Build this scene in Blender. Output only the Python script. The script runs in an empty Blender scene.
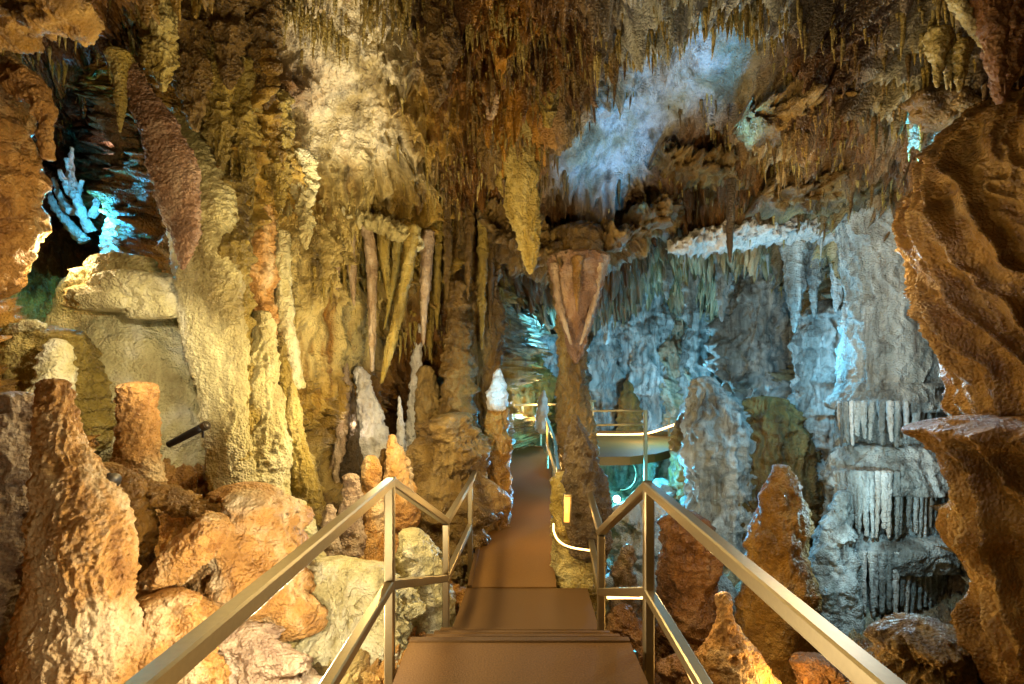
import bpy, math, random, zlib
import numpy as np
from mathutils import Vector
from mathutils.bvhtree import BVHTree

random.seed(7)
RNG = np.random.default_rng(11)
SC = bpy.context.scene
COL = SC.collection
F = 512.0            # focal length in pixels (18 mm lens, 36 mm sensor, 1024 wide)
CX, CY = 512.0, 376.0  # principal column and horizon row
EYE = np.array([0.0, 0.0, 1.6])

def P(px, py, d):
    """world point seen at a pixel of the 1024x684 frame, at depth d metres"""
    return np.array([(px - CX) / F * d, d, 1.6 - (py - CY) / F * d])

def lin(c):
    out = []
    for v in c:
        v = v / 255.0
        out.append(v / 12.92 if v <= 0.04045 else ((v + 0.055) / 1.055) ** 2.4)
    return out

# ------------------------------------------------------------------ noise
def _hash(ix, iy, iz, seed):
    h = (ix.astype(np.uint32) * np.uint32(374761393)) ^ (iy.astype(np.uint32) * np.uint32(668265263)) \
        ^ (iz.astype(np.uint32) * np.uint32(2147483647 & 0x9E3779B1)) ^ np.uint32((seed * 974711 + 12345) & 0xFFFFFFFF)
    h = (h ^ (h >> np.uint32(15))) * np.uint32(2246822519)
    h = (h ^ (h >> np.uint32(13))) * np.uint32(3266489917)
    return h ^ (h >> np.uint32(16))

_G = np.array([[1,1,0],[-1,1,0],[1,-1,0],[-1,-1,0],[1,0,1],[-1,0,1],[1,0,-1],[-1,0,-1],
               [0,1,1],[0,-1,1],[0,1,-1],[0,-1,-1],[1,1,0],[-1,1,0],[0,-1,1],[0,-1,-1]], dtype=np.float32)

def noise(q, seed=0):
    q = np.asarray(q, dtype=np.float32)
    f0 = np.floor(q); i = f0.astype(np.int64); f = q - f0
    u = f * f * f * (f * (f * 6 - 15) + 10)
    r = np.zeros(len(q), dtype=np.float32)
    for dx in (0, 1):
        wx = u[:, 0] if dx else 1 - u[:, 0]
        for dy in (0, 1):
            wy = u[:, 1] if dy else 1 - u[:, 1]
            for dz in (0, 1):
                wz = u[:, 2] if dz else 1 - u[:, 2]
                g = _G[_hash(i[:, 0] + dx, i[:, 1] + dy, i[:, 2] + dz, seed) & np.uint32(15)]
                dot = g[:, 0] * (f[:, 0] - dx) + g[:, 1] * (f[:, 1] - dy) + g[:, 2] * (f[:, 2] - dz)
                r += wx * wy * wz * dot
    return r

def fbm(q, seed=0, octv=3, gain=0.5):
    q = np.asarray(q, dtype=np.float32)
    a, s, r = 1.0, 1.0, 0
    for k in range(octv):
        r = r + a * noise(q * s, seed + 17 * k)
        a *= gain; s *= 2.03
    return r

def ridged(q, seed=0, octv=2):
    a, s, r = 1.0, 1.0, 0
    for k in range(octv):
        n = 1 - np.abs(noise(np.asarray(q, np.float32) * s, seed + 29 * k)) * 2.0
        r = r + a * np.sign(n) * n * n
        a *= 0.45; s *= 2.1
    return r

def worley(q, seed=0, flat=False):
    q = np.asarray(q, dtype=np.float32)
    i = np.floor(q).astype(np.int64)
    best = np.full(len(q), 9.0, np.float32); cid = np.zeros(len(q), np.uint32)
    for dx in (-1, 0, 1):
        for dy in (-1, 0, 1):
            for dz in ((0,) if flat else (-1, 0, 1)):
                c = i + np.array([dx, dy, dz])
                if flat: c[:, 2] = 0
                h = _hash(c[:, 0], c[:, 1], c[:, 2], seed)
                jx = (h & np.uint32(1023)) / 1023.0; jy = ((h >> np.uint32(10)) & np.uint32(1023)) / 1023.0
                jz = ((h >> np.uint32(20)) & np.uint32(1023)) / 1023.0
                ex = c[:, 0] + jx - q[:, 0]; ey = c[:, 1] + jy - q[:, 1]
                d2 = ex * ex + ey * ey
                if not flat:
                    ez = c[:, 2] + jz - q[:, 2]; d2 = d2 + ez * ez
                m = d2 < best
                best = np.where(m, d2, best); cid = np.where(m, h, cid)
    return np.sqrt(best), cid

def sstep(a, b, x):
    t = np.clip((x - a) / (b - a), 0, 1)
    return t * t * (3 - 2 * t)

# ------------------------------------------------------------------ meshes
def mesh_from(name, V, Fq, mat, smooth=True, attr=None):
    """V (n,3), Fq (m,4) or (m,3) arrays -> mesh"""
    me = bpy.data.meshes.new(name)
    V = np.ascontiguousarray(V, np.float32); Fq = np.ascontiguousarray(Fq, np.int32)
    k = Fq.shape[1]
    me.vertices.add(len(V)); me.vertices.foreach_set('co', V.ravel())
    me.loops.add(Fq.size); me.loops.foreach_set('vertex_index', Fq.ravel())
    me.polygons.add(len(Fq))
    me.polygons.foreach_set('loop_start', np.arange(0, Fq.size, k, dtype=np.int32))
    me.polygons.foreach_set('loop_total', np.full(len(Fq), k, np.int32))
    me.polygons.foreach_set('use_smooth', np.full(len(Fq), smooth))
    me.update(calc_edges=True)
    if attr is not None:
        ca = me.color_attributes.new('stone', 'FLOAT_COLOR', 'POINT')
        rgba = np.ones((len(V), 4), np.float32); rgba[:, :3] = attr
        ca.data.foreach_set('color', rgba.ravel())
    if mat: me.materials.append(mat)
    return me

def obj(name, me, parent=None, label=None, cat=None, group=None, kind=None, loc=None):
    o = bpy.data.objects.new(name, me); COL.objects.link(o)
    if parent: o.parent = parent
    if loc is not None: o.location = Vector([float(v) for v in loc])
    if label: o['label'] = label
    if cat: o['category'] = cat
    if group: o['group'] = group
    if kind: o['kind'] = kind
    return o

def empty(name, label, cat, loc=(0, 0, 0), group=None):
    o = obj(name, None, None, label, cat, group, None, loc)
    o.empty_display_size = 0.1
    return o

def bars(segs):
    """list of (a, b, w, h) square-section bars -> V, F (one mesh)"""
    Vs, Fs, n = [], [], 0
    for a, b, w, h in segs:
        a = np.array(a, float); b = np.array(b, float)
        t = (b - a) / np.linalg.norm(b - a)
        up = np.array([0, 0, 1.0]) if abs(t[2]) < 0.95 else np.array([0, 1.0, 0])
        s = np.cross(t, up); s /= np.linalg.norm(s); u = np.cross(s, t)
        be = min(w, h) * 0.12
        prof = [(-w/2+be, -h/2), (w/2-be, -h/2), (w/2, -h/2+be), (w/2, h/2-be), (w/2-be, h/2), (-w/2+be, h/2), (-w/2, h/2-be), (-w/2, -h/2+be)]
        for c in (a, b):
            for x, y in prof: Vs.append(c + s * x + u * y)
        for k in range(8):
            j = (k + 1) % 8
            Fs.append((n + k, n + j, n + 8 + j, n + 8 + k))
        for base in (n, n + 8):
            for k in (0, 2, 4):
                q = (base, base + k + 1, base + k + 2, base + (k + 3)) if k < 4 else (base, base + 5, base + 6, base + 7)
                Fs.append(q if base == n + 8 else q[::-1])
        n += 16
    return np.array(Vs), np.array(Fs)

def bar_obj(name, mat, parent, a, b, w=0.05, h=0.05, **kw):
    V, Fq = bars([(a, b, w, h)])
    return obj(name, mesh_from(name, V, Fq, mat, False), parent, **kw)

def prism(name, mat, outline, z0, z1, parent=None, **kw):
    """vertical prism of an xy outline; z0/z1 floats or per-point lists"""
    n = len(outline)
    z0 = z0 if isinstance(z0, (list, tuple)) else [z0] * n
    z1 = z1 if isinstance(z1, (list, tuple)) else [z1] * n
    me = bpy.data.meshes.new(name)
    V = [(x, y, z) for (x, y), z in zip(outline, z0)] + [(x, y, z) for (x, y), z in zip(outline, z1)]
    Fc = [tuple(range(n, 2 * n)), tuple(range(n - 1, -1, -1))] + [(k, (k + 1) % n, n + (k + 1) % n, n + k) for k in range(n)]
    me.from_pydata(V, [], Fc); me.materials.append(mat)
    return obj(name, me, parent, **kw)

def pipe_mesh(pts, r, seg=10, sub=6):
    """round tube through points"""
    pts = np.array(pts, float); k = len(pts)
    t = np.linspace(0, k - 1, (k - 1) * sub + 1)
    c = np.stack([catmull(pts[:, j], t) for j in range(3)], 1)
    T = np.gradient(c, axis=0); T /= np.linalg.norm(T, axis=1)[:, None] + 1e-9
    up = np.where(np.abs(T[:, 2:3]) < 0.9, [[0, 0, 1.0]], [[0, 1.0, 0]])
    S = np.cross(T, up); S /= np.linalg.norm(S, axis=1)[:, None]; U = np.cross(S, T)
    a = np.linspace(0, 2 * math.pi, seg, endpoint=False)
    rr = np.full(len(t), r) if np.isscalar(r) else np.interp(t, np.arange(k), r)
    V = c[:, None] + rr[:, None, None] * (S[:, None] * np.cos(a)[None, :, None] + U[:, None] * np.sin(a)[None, :, None])
    return grid_tube(V)

def catmull(p, t):
    p = np.asarray(p, float); k = len(p)
    i = np.clip(np.floor(t).astype(int), 0, k - 2); f = t - i
    p1 = p[i]; p2 = p[i + 1]
    p0 = np.where(i > 0, p[np.maximum(i - 1, 0)], 2 * p1 - p2)
    p3 = np.where(i + 2 < k, p[np.minimum(i + 2, k - 1)], 2 * p2 - p1)
    m1 = (p2 - p0) / 2; m2 = (p3 - p1) / 2
    f2 = f * f; f3 = f2 * f
    return (2*f3-3*f2+1)*p1 + (f3-2*f2+f)*m1 + (-2*f3+3*f2)*p2 + (f3-f2)*m2

def grid_tube(V):
    """(rings, seg, 3) -> closed tube with end fans made of quads to a centre ring"""
    nr, ns, _ = V.shape
    flat = V.reshape(-1, 3)
    c0 = V[0].mean(0); c1 = V[-1].mean(0)
    flat = np.vstack([flat, c0, c1])
    r = np.arange(nr - 1)[:, None]; s = np.arange(ns)[None, :]; s2 = (s + 1) % ns
    Q = np.stack([r * ns + s, r * ns + s2, (r + 1) * ns + s2, (r + 1) * ns + s], -1).reshape(-1, 4)
    T = []
    for k in range(0, ns - 1, 2):
        T.append((nr * ns, (k + 2) % ns, k + 1, k))
        b = (nr - 1) * ns
        T.append((nr * ns + 1, b + k, b + k + 1, b + (k + 2) % ns))
    return flat, np.vstack([Q, np.array(T)])

def form_mesh(pts, d, ey=1.0, tilt=False, lump=(0.14, 0.8), flute=(0, 6, 8), tier=(0, 30), corn=(0, 6), fine=(1.0, 6), crag=(0, 0.4), gain=1.0,
              seed=0, shear=0.0, flat_bottom=False, arc=None, res=1.0):
    """A formation: (px,py,width_px[,depth]) stations along its axis, given real size by depth d.
    lump=(fraction of width, size in widths); flute=(px amp, px spacing, stretch); tier=(px amp, px spacing);
    corn=(px amp, px size); fine=(px amp, px size)."""
    A = [(p[0], p[1], p[2], p[3] if len(p) > 3 else d) for p in pts]
    C = np.array([P(p[0], p[1], p[3]) for p in A])
    R = np.array([p[2] / 2 / F * p[3] for p in A])
    seglen = np.concatenate([[0], np.cumsum(np.linalg.norm(np.diff(C, axis=0), axis=1) + 1e-6)])
    Lm = seglen[-1]
    m2p = F / d                                    # px per metre
    nr = int(np.clip(Lm * m2p * 0.8 * res, 20, 520)); ns = int(np.clip(R.max() * m2p * 2 * 1.7 * res, 20, 520)); ns -= ns % 2
    tt = np.interp(np.linspace(0, Lm, nr), seglen, np.arange(len(A)))
    c = np.stack([catmull(C[:, j], tt) for j in range(3)], 1)
    r = np.maximum(catmull(R, tt), 0.0)
    # rounded ends
    for end, sgn in ((0, 1), (-1, -1)):
        re = R[end]
        s = np.linspace(0, Lm, nr); s = s if end == 0 else Lm - s
        w = min(re, Lm * 0.2) * (0.5 if re > 0.02 else 1.0)
        if w > 1e-4:
            k = np.clip(s / w, 0, 1); r = r * np.sqrt(np.clip(1 - (1 - k) ** 2, 0, 1))
    r = np.maximum(r, 0.0008)
    if tilt:
        T = np.gradient(c, axis=0); T /= np.linalg.norm(T, axis=1)[:, None] + 1e-9
        B = np.cross(T, [[0, 1.0, 0]]); B /= np.linalg.norm(B, axis=1)[:, None] + 1e-9
        N = np.cross(B, T)
    else:
        B = np.repeat([[1.0, 0, 0]], nr, 0); N = np.repeat([[0, 1.0, 0]], nr, 0)
    a = np.linspace(0, 2 * math.pi, ns, endpoint=False)
    dirv = B[:, None] * np.cos(a)[None, :, None] + N[:, None] * ey * np.sin(a)[None, :, None]
    V = c[:, None] + r[:, None, None] * dirv
    q = (V.reshape(-1, 3) * m2p).astype(np.float32)        # in picture-sized units
    q = q + np.float32(seed * 13.7)
    if shear:       # slanting ribs wound round the body
        q0 = q.copy(); arc = (np.tile(a, nr) * float(R.max()) * m2p).astype(np.float32)
        q[:, 0] = arc + shear * q0[:, 2] + 10 * noise(q0 / 80, seed + 2); q[:, 1] = 3.7
    wpx = float(2 * R.max() * m2p)
    rp = np.repeat(r * m2p, ns)
    disp = np.zeros(len(q), np.float32)
    if lump[0]: disp += 1.35 * lump[0] * wpx * fbm(q / (wpx * lump[1]), seed, 4) * np.clip(rp / (wpx * 0.3), 0.15, 1)
    if crag[0]:
        wq = q / (wpx * crag[1]); wq = wq + 0.5 * np.stack([noise(wq, seed + 41), noise(wq, seed + 42), noise(wq, seed + 43)], 1)
        f1, ci = worley(wq * np.array([1, 1, 0.75], np.float32), seed + 40)
        lvl = ((ci >> np.uint32(5)) & np.uint32(255)) / 255.0
        disp += crag[0] * wpx * (0.6 * (0.5 - f1) + 0.5 * (lvl - 0.5) * np.clip(1.2 - f1, 0, 1)) * np.clip(rp / (wpx * 0.3), 0.15, 1)
    if flute[0]:
        warp = np.stack([noise(q / 22, seed + 3), noise(q / 22 + 7, seed + 4), 0 * q[:, 0]], 1) * 2.2
        qq = (q + warp * flute[1] * 0.4) / np.array([flute[1], flute[1], flute[1] * flute[2]], np.float32)
        if shear:
            ph = q[:, 0] / flute[1] + 0.9 * noise(q0 / (flute[1] * 2.6), seed + 6) + 0.35 * noise(q0 / (flute[1] * 0.9), seed + 7)
            rg = (1 - np.abs(np.sin(math.pi * ph))) ** 1.6 * (0.7 + 1.1 * noise(q0 / (flute[1] * 1.5), seed + 8)) + 0.25 * ridged(qq, seed + 5, 1)
        else: rg = ridged(qq, seed + 5, 2)
        disp += 1.5 * flute[0] * (rg - 0.3) * np.clip(rp / (flute[1] * 0.8), 0.1, 1)
    if tier[0]:
        ph = (q[:, 2] + 0.35 * tier[1] * fbm(q / (tier[1] * 1.3), seed + 9, 2)) / tier[1]
        fr = ph - np.floor(ph)
        disp += tier[0] * ((1 - fr) ** 1.2 * sstep(0, 0.16, fr) - 0.35) * np.clip(rp / (wpx * 0.25), 0.2, 1)
    if corn[0]:
        w, _ = worley(q / corn[1], seed + 11)
        disp += corn[0] * (0.55 - w) * 2.4 * np.clip(rp / (corn[1]), 0.1, 1)
    if fine[0]: disp += 1.6 * fine[0] * fbm(q / fine[1], seed + 13, 3, 0.6) * np.clip(rp / 4, 0.1, 1)
    V = V.reshape(-1, 3) + dirv.reshape(-1, 3) * (disp / m2p)[:, None]
    return grid_tube(V.reshape(nr, ns, 3))

USED = 0
def formation(name, label, cat, pts, d, mat, parent=None, group=None, kind=None, **kw):
    global USED
    USED += 1
    kind = kind or ('thing' if parent is None else None)
    kw.setdefault('seed', zlib.crc32((label or '%s %d' % (name, USED)).encode()) % 211)
    V, Fq = form_mesh(pts, d, **kw)
    base = V[:-2].mean(0)
    if parent is None:
        zi = np.argmin(V[:, 2]) if not kw.get('hang') else np.argmax(V[:, 2])
        org = np.array([base[0], base[1], V[zi, 2]])
        return obj(name, mesh_from(name, V - org, Fq, mat), None, label, cat, group, kind, org)
    return obj(name, mesh_from(name, V - np.array(parent.location), Fq, mat), parent)

# ------------------------------------------------------------------ materials
def nodes(name):
    m = bpy.data.materials.new(name); m.use_nodes = True
    nt = m.node_tree; nt.nodes.clear()
    out = nt.nodes.new('ShaderNodeOutputMaterial'); b = nt.nodes.new('ShaderNodeBsdfPrincipled')
    nt.links.new(b.outputs[0], out.inputs[0])
    return m, nt, b

def N(nt, t, **kw):
    n = nt.nodes.new(t)
    for k, v in kw.items():
        if k in n.inputs: n.inputs[k].default_value = v
        else: setattr(n, k, v)
    return n

def rock(name, stops, scale=1.5, streak=0.35, rough=0.40, bump=0.75, bscale=20, attr=False, stain=(70, 48, 26), stain_amt=0.45, spec=0.5):
    """procedural stone: two sizes of mottling, vertical run-off stains and grain"""
    m, nt, b = nodes(name); L = nt.links.new
    g = N(nt, 'ShaderNodeNewGeometry')
    mp = N(nt, 'ShaderNodeMapping'); mp.inputs['Scale'].default_value = (1, 1, streak); L(g.outputs['Position'], mp.inputs['Vector'])
    n1 = N(nt, 'ShaderNodeTexNoise', Scale=scale, Detail=8.0, Roughness=0.62, Distortion=0.6); L(mp.outputs[0], n1.inputs['Vector'])
    cr = N(nt, 'ShaderNodeValToRGB'); e = cr.color_ramp.elements
    while len(e) < len(stops): e.new(0.5)
    for k, (p, c) in enumerate(stops):
        e[k].position = p; e[k].color = lin(c) + [1]
    L(n1.outputs['Fac'], cr.inputs['Fac'])
    colour = cr.outputs['Color']
    if attr:
        at = N(nt, 'ShaderNodeVertexColor', layer_name='stone')
        mx = N(nt, 'ShaderNodeMix', data_type='RGBA', blend_type='MULTIPLY'); mx.inputs['Factor'].default_value = 1.0
        L(cr.outputs['Color'], mx.inputs[6]); L(at.outputs['Color'], mx.inputs[7]); colour = mx.outputs[2]
    n2 = N(nt, 'ShaderNodeTexNoise', Scale=scale * 4.3, Detail=6.0, Roughness=0.65); 
    mp2 = N(nt, 'ShaderNodeMapping'); mp2.inputs['Scale'].default_value = (1, 1, streak * 0.5); mp2.inputs['Location'].default_value = (3.1, 7.7, 1.3)
    L(g.outputs['Position'], mp2.inputs['Vector']); L(mp2.outputs[0], n2.inputs['Vector'])
    r2 = N(nt, 'ShaderNodeMapRange'); r2.inputs['From Min'].default_value = 0.48; r2.inputs['From Max'].default_value = 0.72
    r2.inputs['To Max'].default_value = stain_amt
    L(n2.outputs['Fac'], r2.inputs['Value'])
    mx2 = N(nt, 'ShaderNodeMix', data_type='RGBA'); mx2.inputs[7].default_value = lin(stain) + [1]
    L(r2.outputs[0], mx2.inputs['Factor']); L(colour, mx2.inputs[6])
    L(mx2.outputs[2], b.inputs['Base Color'])
    b.inputs['Roughness'].default_value = rough
    b.inputs['Specular IOR Level'].default_value = spec
    n3 = N(nt, 'ShaderNodeTexNoise', Scale=bscale, Detail=7.0, Roughness=0.65); L(g.outputs['Position'], n3.inputs['Vector'])
    n4 = N(nt, 'ShaderNodeTexVoronoi', Scale=bscale * 2.2); L(g.outputs['Position'], n4.inputs['Vector'])
    ad = N(nt, 'ShaderNodeMath', operation='MULTIPLY_ADD'); ad.inputs[1].default_value = -0.35; L(n4.outputs['Distance'], ad.inputs[0]); L(n3.outputs['Fac'], ad.inputs[2])
    bp = N(nt, 'ShaderNodeBump', Strength=bump, Distance=0.09); L(ad.outputs[0], bp.inputs['Height']); L(bp.outputs[0], b.inputs['Normal'])
    return m

M = {}
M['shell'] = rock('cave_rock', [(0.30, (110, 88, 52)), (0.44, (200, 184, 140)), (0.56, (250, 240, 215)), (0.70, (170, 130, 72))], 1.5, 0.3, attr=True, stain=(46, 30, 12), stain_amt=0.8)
M['cream'] = rock('cream_calcite', [(0.3, (146, 126, 72)), (0.5, (210, 194, 134)), (0.66, (234, 224, 186))], 1.8, 0.4, stain=(120, 92, 44), stain_amt=0.5)
M['white'] = rock('white_calcite', [(0.3, (190, 178, 160)), (0.6, (235, 230, 222))], 3, 0.5, stain=(160, 130, 96), stain_amt=0.4)
M['ochre'] = rock('ochre_calcite', [(0.3, (98, 78, 26)), (0.5, (166, 140, 62)), (0.68, (212, 192, 122))], 1.8, 0.3, stain=(66, 46, 16), stain_amt=0.65)
M['orange'] = rock('orange_calcite', [(0.3, (140, 90, 34)), (0.5, (200, 148, 78)), (0.68, (236, 212, 164))], 2.2, 0.5, stain=(120, 76, 34), stain_amt=0.5)
M['amber'] = rock('amber_calcite', [(0.3, (82, 56, 16)), (0.5, (146, 104, 36)), (0.7, (196, 156, 84))], 1.6, 0.5, stain=(64, 42, 14), stain_amt=0.7)
M['brown'] = rock('brown_calcite', [(0.3, (62, 44, 16)), (0.5, (118, 90, 40)), (0.7, (166, 138, 82))], 2.0, 0.3, stain=(44, 30, 14), stain_amt=0.65)
M['rust'] = rock('rust_calcite', [(0.3, (84, 52, 22)), (0.5, (134, 90, 44)), (0.7, (178, 138, 90))], 2.0, 0.5, stain=(70, 40, 22))
M['pink'] = rock('pinkish_calcite', [(0.3, (130, 100, 74)), (0.5, (184, 156, 122)), (0.7, (220, 200, 172))], 4, 0.6, stain=(104, 74, 48), stain_amt=0.45)
M['mauve'] = rock('mauve_calcite', [(0.3, (100, 70, 46)), (0.5, (150, 112, 80)), (0.7, (194, 162, 128))], 3, 0.6, stain=(84, 56, 36), stain_amt=0.5)
M['grey'] = rock('grey_calcite', [(0.3, (84, 82, 74)), (0.47, (160, 162, 154)), (0.66, (226, 226, 218))], 2.2, 0.2, stain=(62, 44, 28), stain_amt=0.9)
M['dark'] = rock('dark_calcite', [(0.3, (50, 38, 22)), (0.5, (88, 70, 42)), (0.7, (130, 108, 70))], 2.0, 0.4, stain=(40, 28, 14))

def plain(name, c, rough=0.5, metal=0.0, emit=None, es=0.0, noise_amt=0.0, nscale=20.0):
    m, nt, b = nodes(name)
    b.inputs['Roughness'].default_value = rough; b.inputs['Metallic'].default_value = metal
    n = N(nt, 'ShaderNodeTexNoise', Scale=nscale, Detail=5.0)
    g = N(nt, 'ShaderNodeNewGeometry'); nt.links.new(g.outputs['Position'], n.inputs['Vector'])
    cr = N(nt, 'ShaderNodeValToRGB')
    lc = np.array(lin(c))
    cr.color_ramp.elements[0].position = 0.3; cr.color_ramp.elements[1].position = 0.7
    cr.color_ramp.elements[0].color = list(lc * (1 - noise_amt)) + [1]; cr.color_ramp.elements[1].color = list(np.minimum(lc * (1 + noise_amt), 1)) + [1]
    nt.links.new(n.outputs['Fac'], cr.inputs['Fac']); nt.links.new(cr.outputs['Color'], b.inputs['Base Color'])
    if emit:
        b.inputs['Emission Color'].default_value = lin(emit) + [1]; b.inputs['Emission Strength'].default_value = es
    if metal == 0: b.inputs['Specular IOR Level'].default_value = 0.25
    if noise_amt and not emit and metal < 0.5:
        bp = N(nt, 'ShaderNodeBump', Strength=0.25, Distance=0.01); nt.links.new(n.outputs['Fac'], bp.inputs['Height']); nt.links.new(bp.outputs[0], b.inputs['Normal'])
    return m
M['steel'] = plain('brushed_steel', (160, 142, 104), 0.38, 0.9, noise_amt=0.06, nscale=60)
M['darksteel'] = plain('dark_steel', (90, 80, 66), 0.4, 0.8, noise_amt=0.1, nscale=60)
M['deck'] = plain('brown_deck', (106, 72, 24), 0.75, 0.0, noise_amt=0.18, nscale=90)
M['deckdark'] = plain('dark_tread', (88, 60, 20), 0.75, 0.0, noise_amt=0.2, nscale=120)
M['led'] = plain('led_strip_glow', (255, 235, 200), 0.4, 0, emit=(255, 196, 110), es=4)
M['lamp'] = plain('lamp_glow', (255, 200, 120), 0.4, 0, emit=(255, 160, 60), es=0.35)
M['lampcore'] = plain('lamp_core_glow', (255, 200, 120), 0.4, 0, emit=(255, 150, 30), es=2.5)
M['spot'] = plain('spotlight_glow', (220, 245, 255), 0.4, 0, emit=(190, 235, 255), es=30)
M['black'] = plain('black_plastic', (26, 24, 24), 0.4, 0.2, noise_amt=0.05)
# ------------------------------------------------------------------ the cave shell
def dirn(px, py):
    v = np.stack([(np.asarray(px, float) - CX) / F, np.ones_like(np.asarray(px, float)), -(np.asarray(py, float) - CY) / F], -1)
    return v / np.linalg.norm(v, axis=-1, keepdims=True)

DEPTH = {   # column px : [(py, depth)]
    -60: [(-60, 3.6), (60, 5.0), (150, 5.4), (300, 4.4), (450, 3.6), (600, 3.2), (740, 2.6)],
    20: [(-20, 4.4), (70, 7.5), (150, 8.0), (230, 7.6), (300, 5.8), (400, 5.0), (520, 4.2), (684, 3.3)],
    100: [(-20, 4.6), (60, 7.0), (140, 8.2), (230, 8.0), (300, 6.0), (420, 5.4), (520, 4.4), (684, 3.4)],
    190: [(-20, 4.6), (60, 5.0), (150, 5.4), (230, 5.6), (300, 5.6), (420, 5.6), (520, 4.8), (684, 3.6)],
    290: [(-20, 5.0), (100, 5.5), (200, 5.9), (300, 6.2), (420, 6.2), (500, 5.4), (580, 4.5), (684, 3.6)],
    345: [(400, 7.6), (440, 7.8)],
    380: [(-20, 5.0), (100, 5.9), (200, 6.6), (300, 7.4), (400, 8.8), (470, 7.8), (540, 5.6), (684, 3.8)],
    460: [(-20, 5.0), (100, 6.0), (200, 7.4), (300, 8.8), (400, 9.5), (480, 8.2), (560, 6.6), (684, 4.4)],
    500: [(300, 12.0), (400, 14.0), (450, 13)],
    530: [(-20, 5.0), (80, 5.8), (160, 7.0), (230, 8.8), (300, 14.5), (400, 17), (480, 14), (560, 8.8), (684, 5.2)],
    620: [(-20, 5.0), (80, 6.2), (160, 7.2), (230, 9.0), (280, 14.5), (360, 16), (440, 15.5), (490, 13), (560, 9.0), (684, 5.6)],
    700: [(-20, 5.0), (80, 6.0), (160, 7.2), (220, 9.4), (270, 13.5), (360, 14), (440, 12.5), (500, 10.5), (580, 7.8), (684, 5.5)],
    790: [(-20, 4.7), (80, 5.5), (160, 6.8), (220, 8.8), (280, 11), (380, 11), (460, 10), (530, 8.6), (600, 7.2), (684, 5.2)],
    880: [(-20, 4.3), (80, 5.0), (160, 6.2), (230, 7.5), (320, 8.3), (420, 8.0), (520, 7.4), (600, 6.4), (684, 4.8)],
    970: [(-20, 3.9), (80, 4.6), (180, 5.8), (300, 7.6), (420, 7.4), (520, 7.0), (600, 6.2), (684, 4.8)],
    1080: [(-60, 3.4), (80, 4.0), (200, 4.7), (350, 5.0), (500, 4.6), (684, 3.8), (760, 3.2)],
}
cd, cr_ = [], []
for px, lst in DEPTH.items():
    for py, d in lst:
        cd.append(dirn(px, py)); cr_.append(d * math.sqrt(1 + ((px - CX) / F) ** 2 + ((py - CY) / F) ** 2))
for az, el, r in [(-70, 0, 4.4), (-70, -30, 3.4), (-70, 35, 4.2), (70, 0, 4.2), (70, -30, 3.4), (70, 35, 4.0), (-110, 0, 4.0), (110, 0, 4.0), (180, 0, 5), (145, 0, 4.5), (-145, 0, 4.5),
                  (0, 55, 4.5), (0, 75, 3.9), (0, 90, 3.7), (90, 60, 3.6), (-90, 60, 3.6), (180, 60, 4), (180, 30, 4.6), (0, -42, 4.6), (0, -60, 3.6), (0, -90, 3.2), (-50, -42, 3.2), (50, -42, 3.3),
                  (90, -50, 3.2), (-90, -50, 3.2), (180, -50, 3.4), (180, -25, 4.4), (110, -30, 3.6), (-110, -30, 3.6), (110, 30, 3.9), (-110, 30, 3.9), (-40, 50, 4.3), (40, 50, 4.1)]:
    a, e = math.radians(az), math.radians(el)
    cd.append(np.array([math.sin(a) * math.cos(e), math.cos(a) * math.cos(e), math.sin(e)])); cr_.append(r)
cd = np.array(cd); cr_ = np.log(np.array(cr_))

def kern(x): return np.sqrt(x * x + 0.003) * -1.0
def rbf_fit(cp, val, smooth=0.004):
    D = np.linalg.norm(cp[:, None] - cp[None], axis=-1)
    A = kern(D) + np.eye(len(cp)) * -smooth
    n = len(cp); Pm = np.ones((n, 1))
    S = np.block([[A, Pm], [Pm.T, np.zeros((1, 1))]])
    sol = np.linalg.solve(S, np.concatenate([val, np.zeros((1,) + val.shape[1:])]))
    return sol
RW = rbf_fit(cd, cr_)

def base_range(dv):
    out = np.empty(len(dv))
    for s in range(0, len(dv), 40000):
        D = np.linalg.norm(dv[s:s + 40000, None] - cd[None], axis=-1)
        out[s:s + 40000] = kern(D) @ RW[:-1] + RW[-1]
    return np.exp(out)

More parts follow.
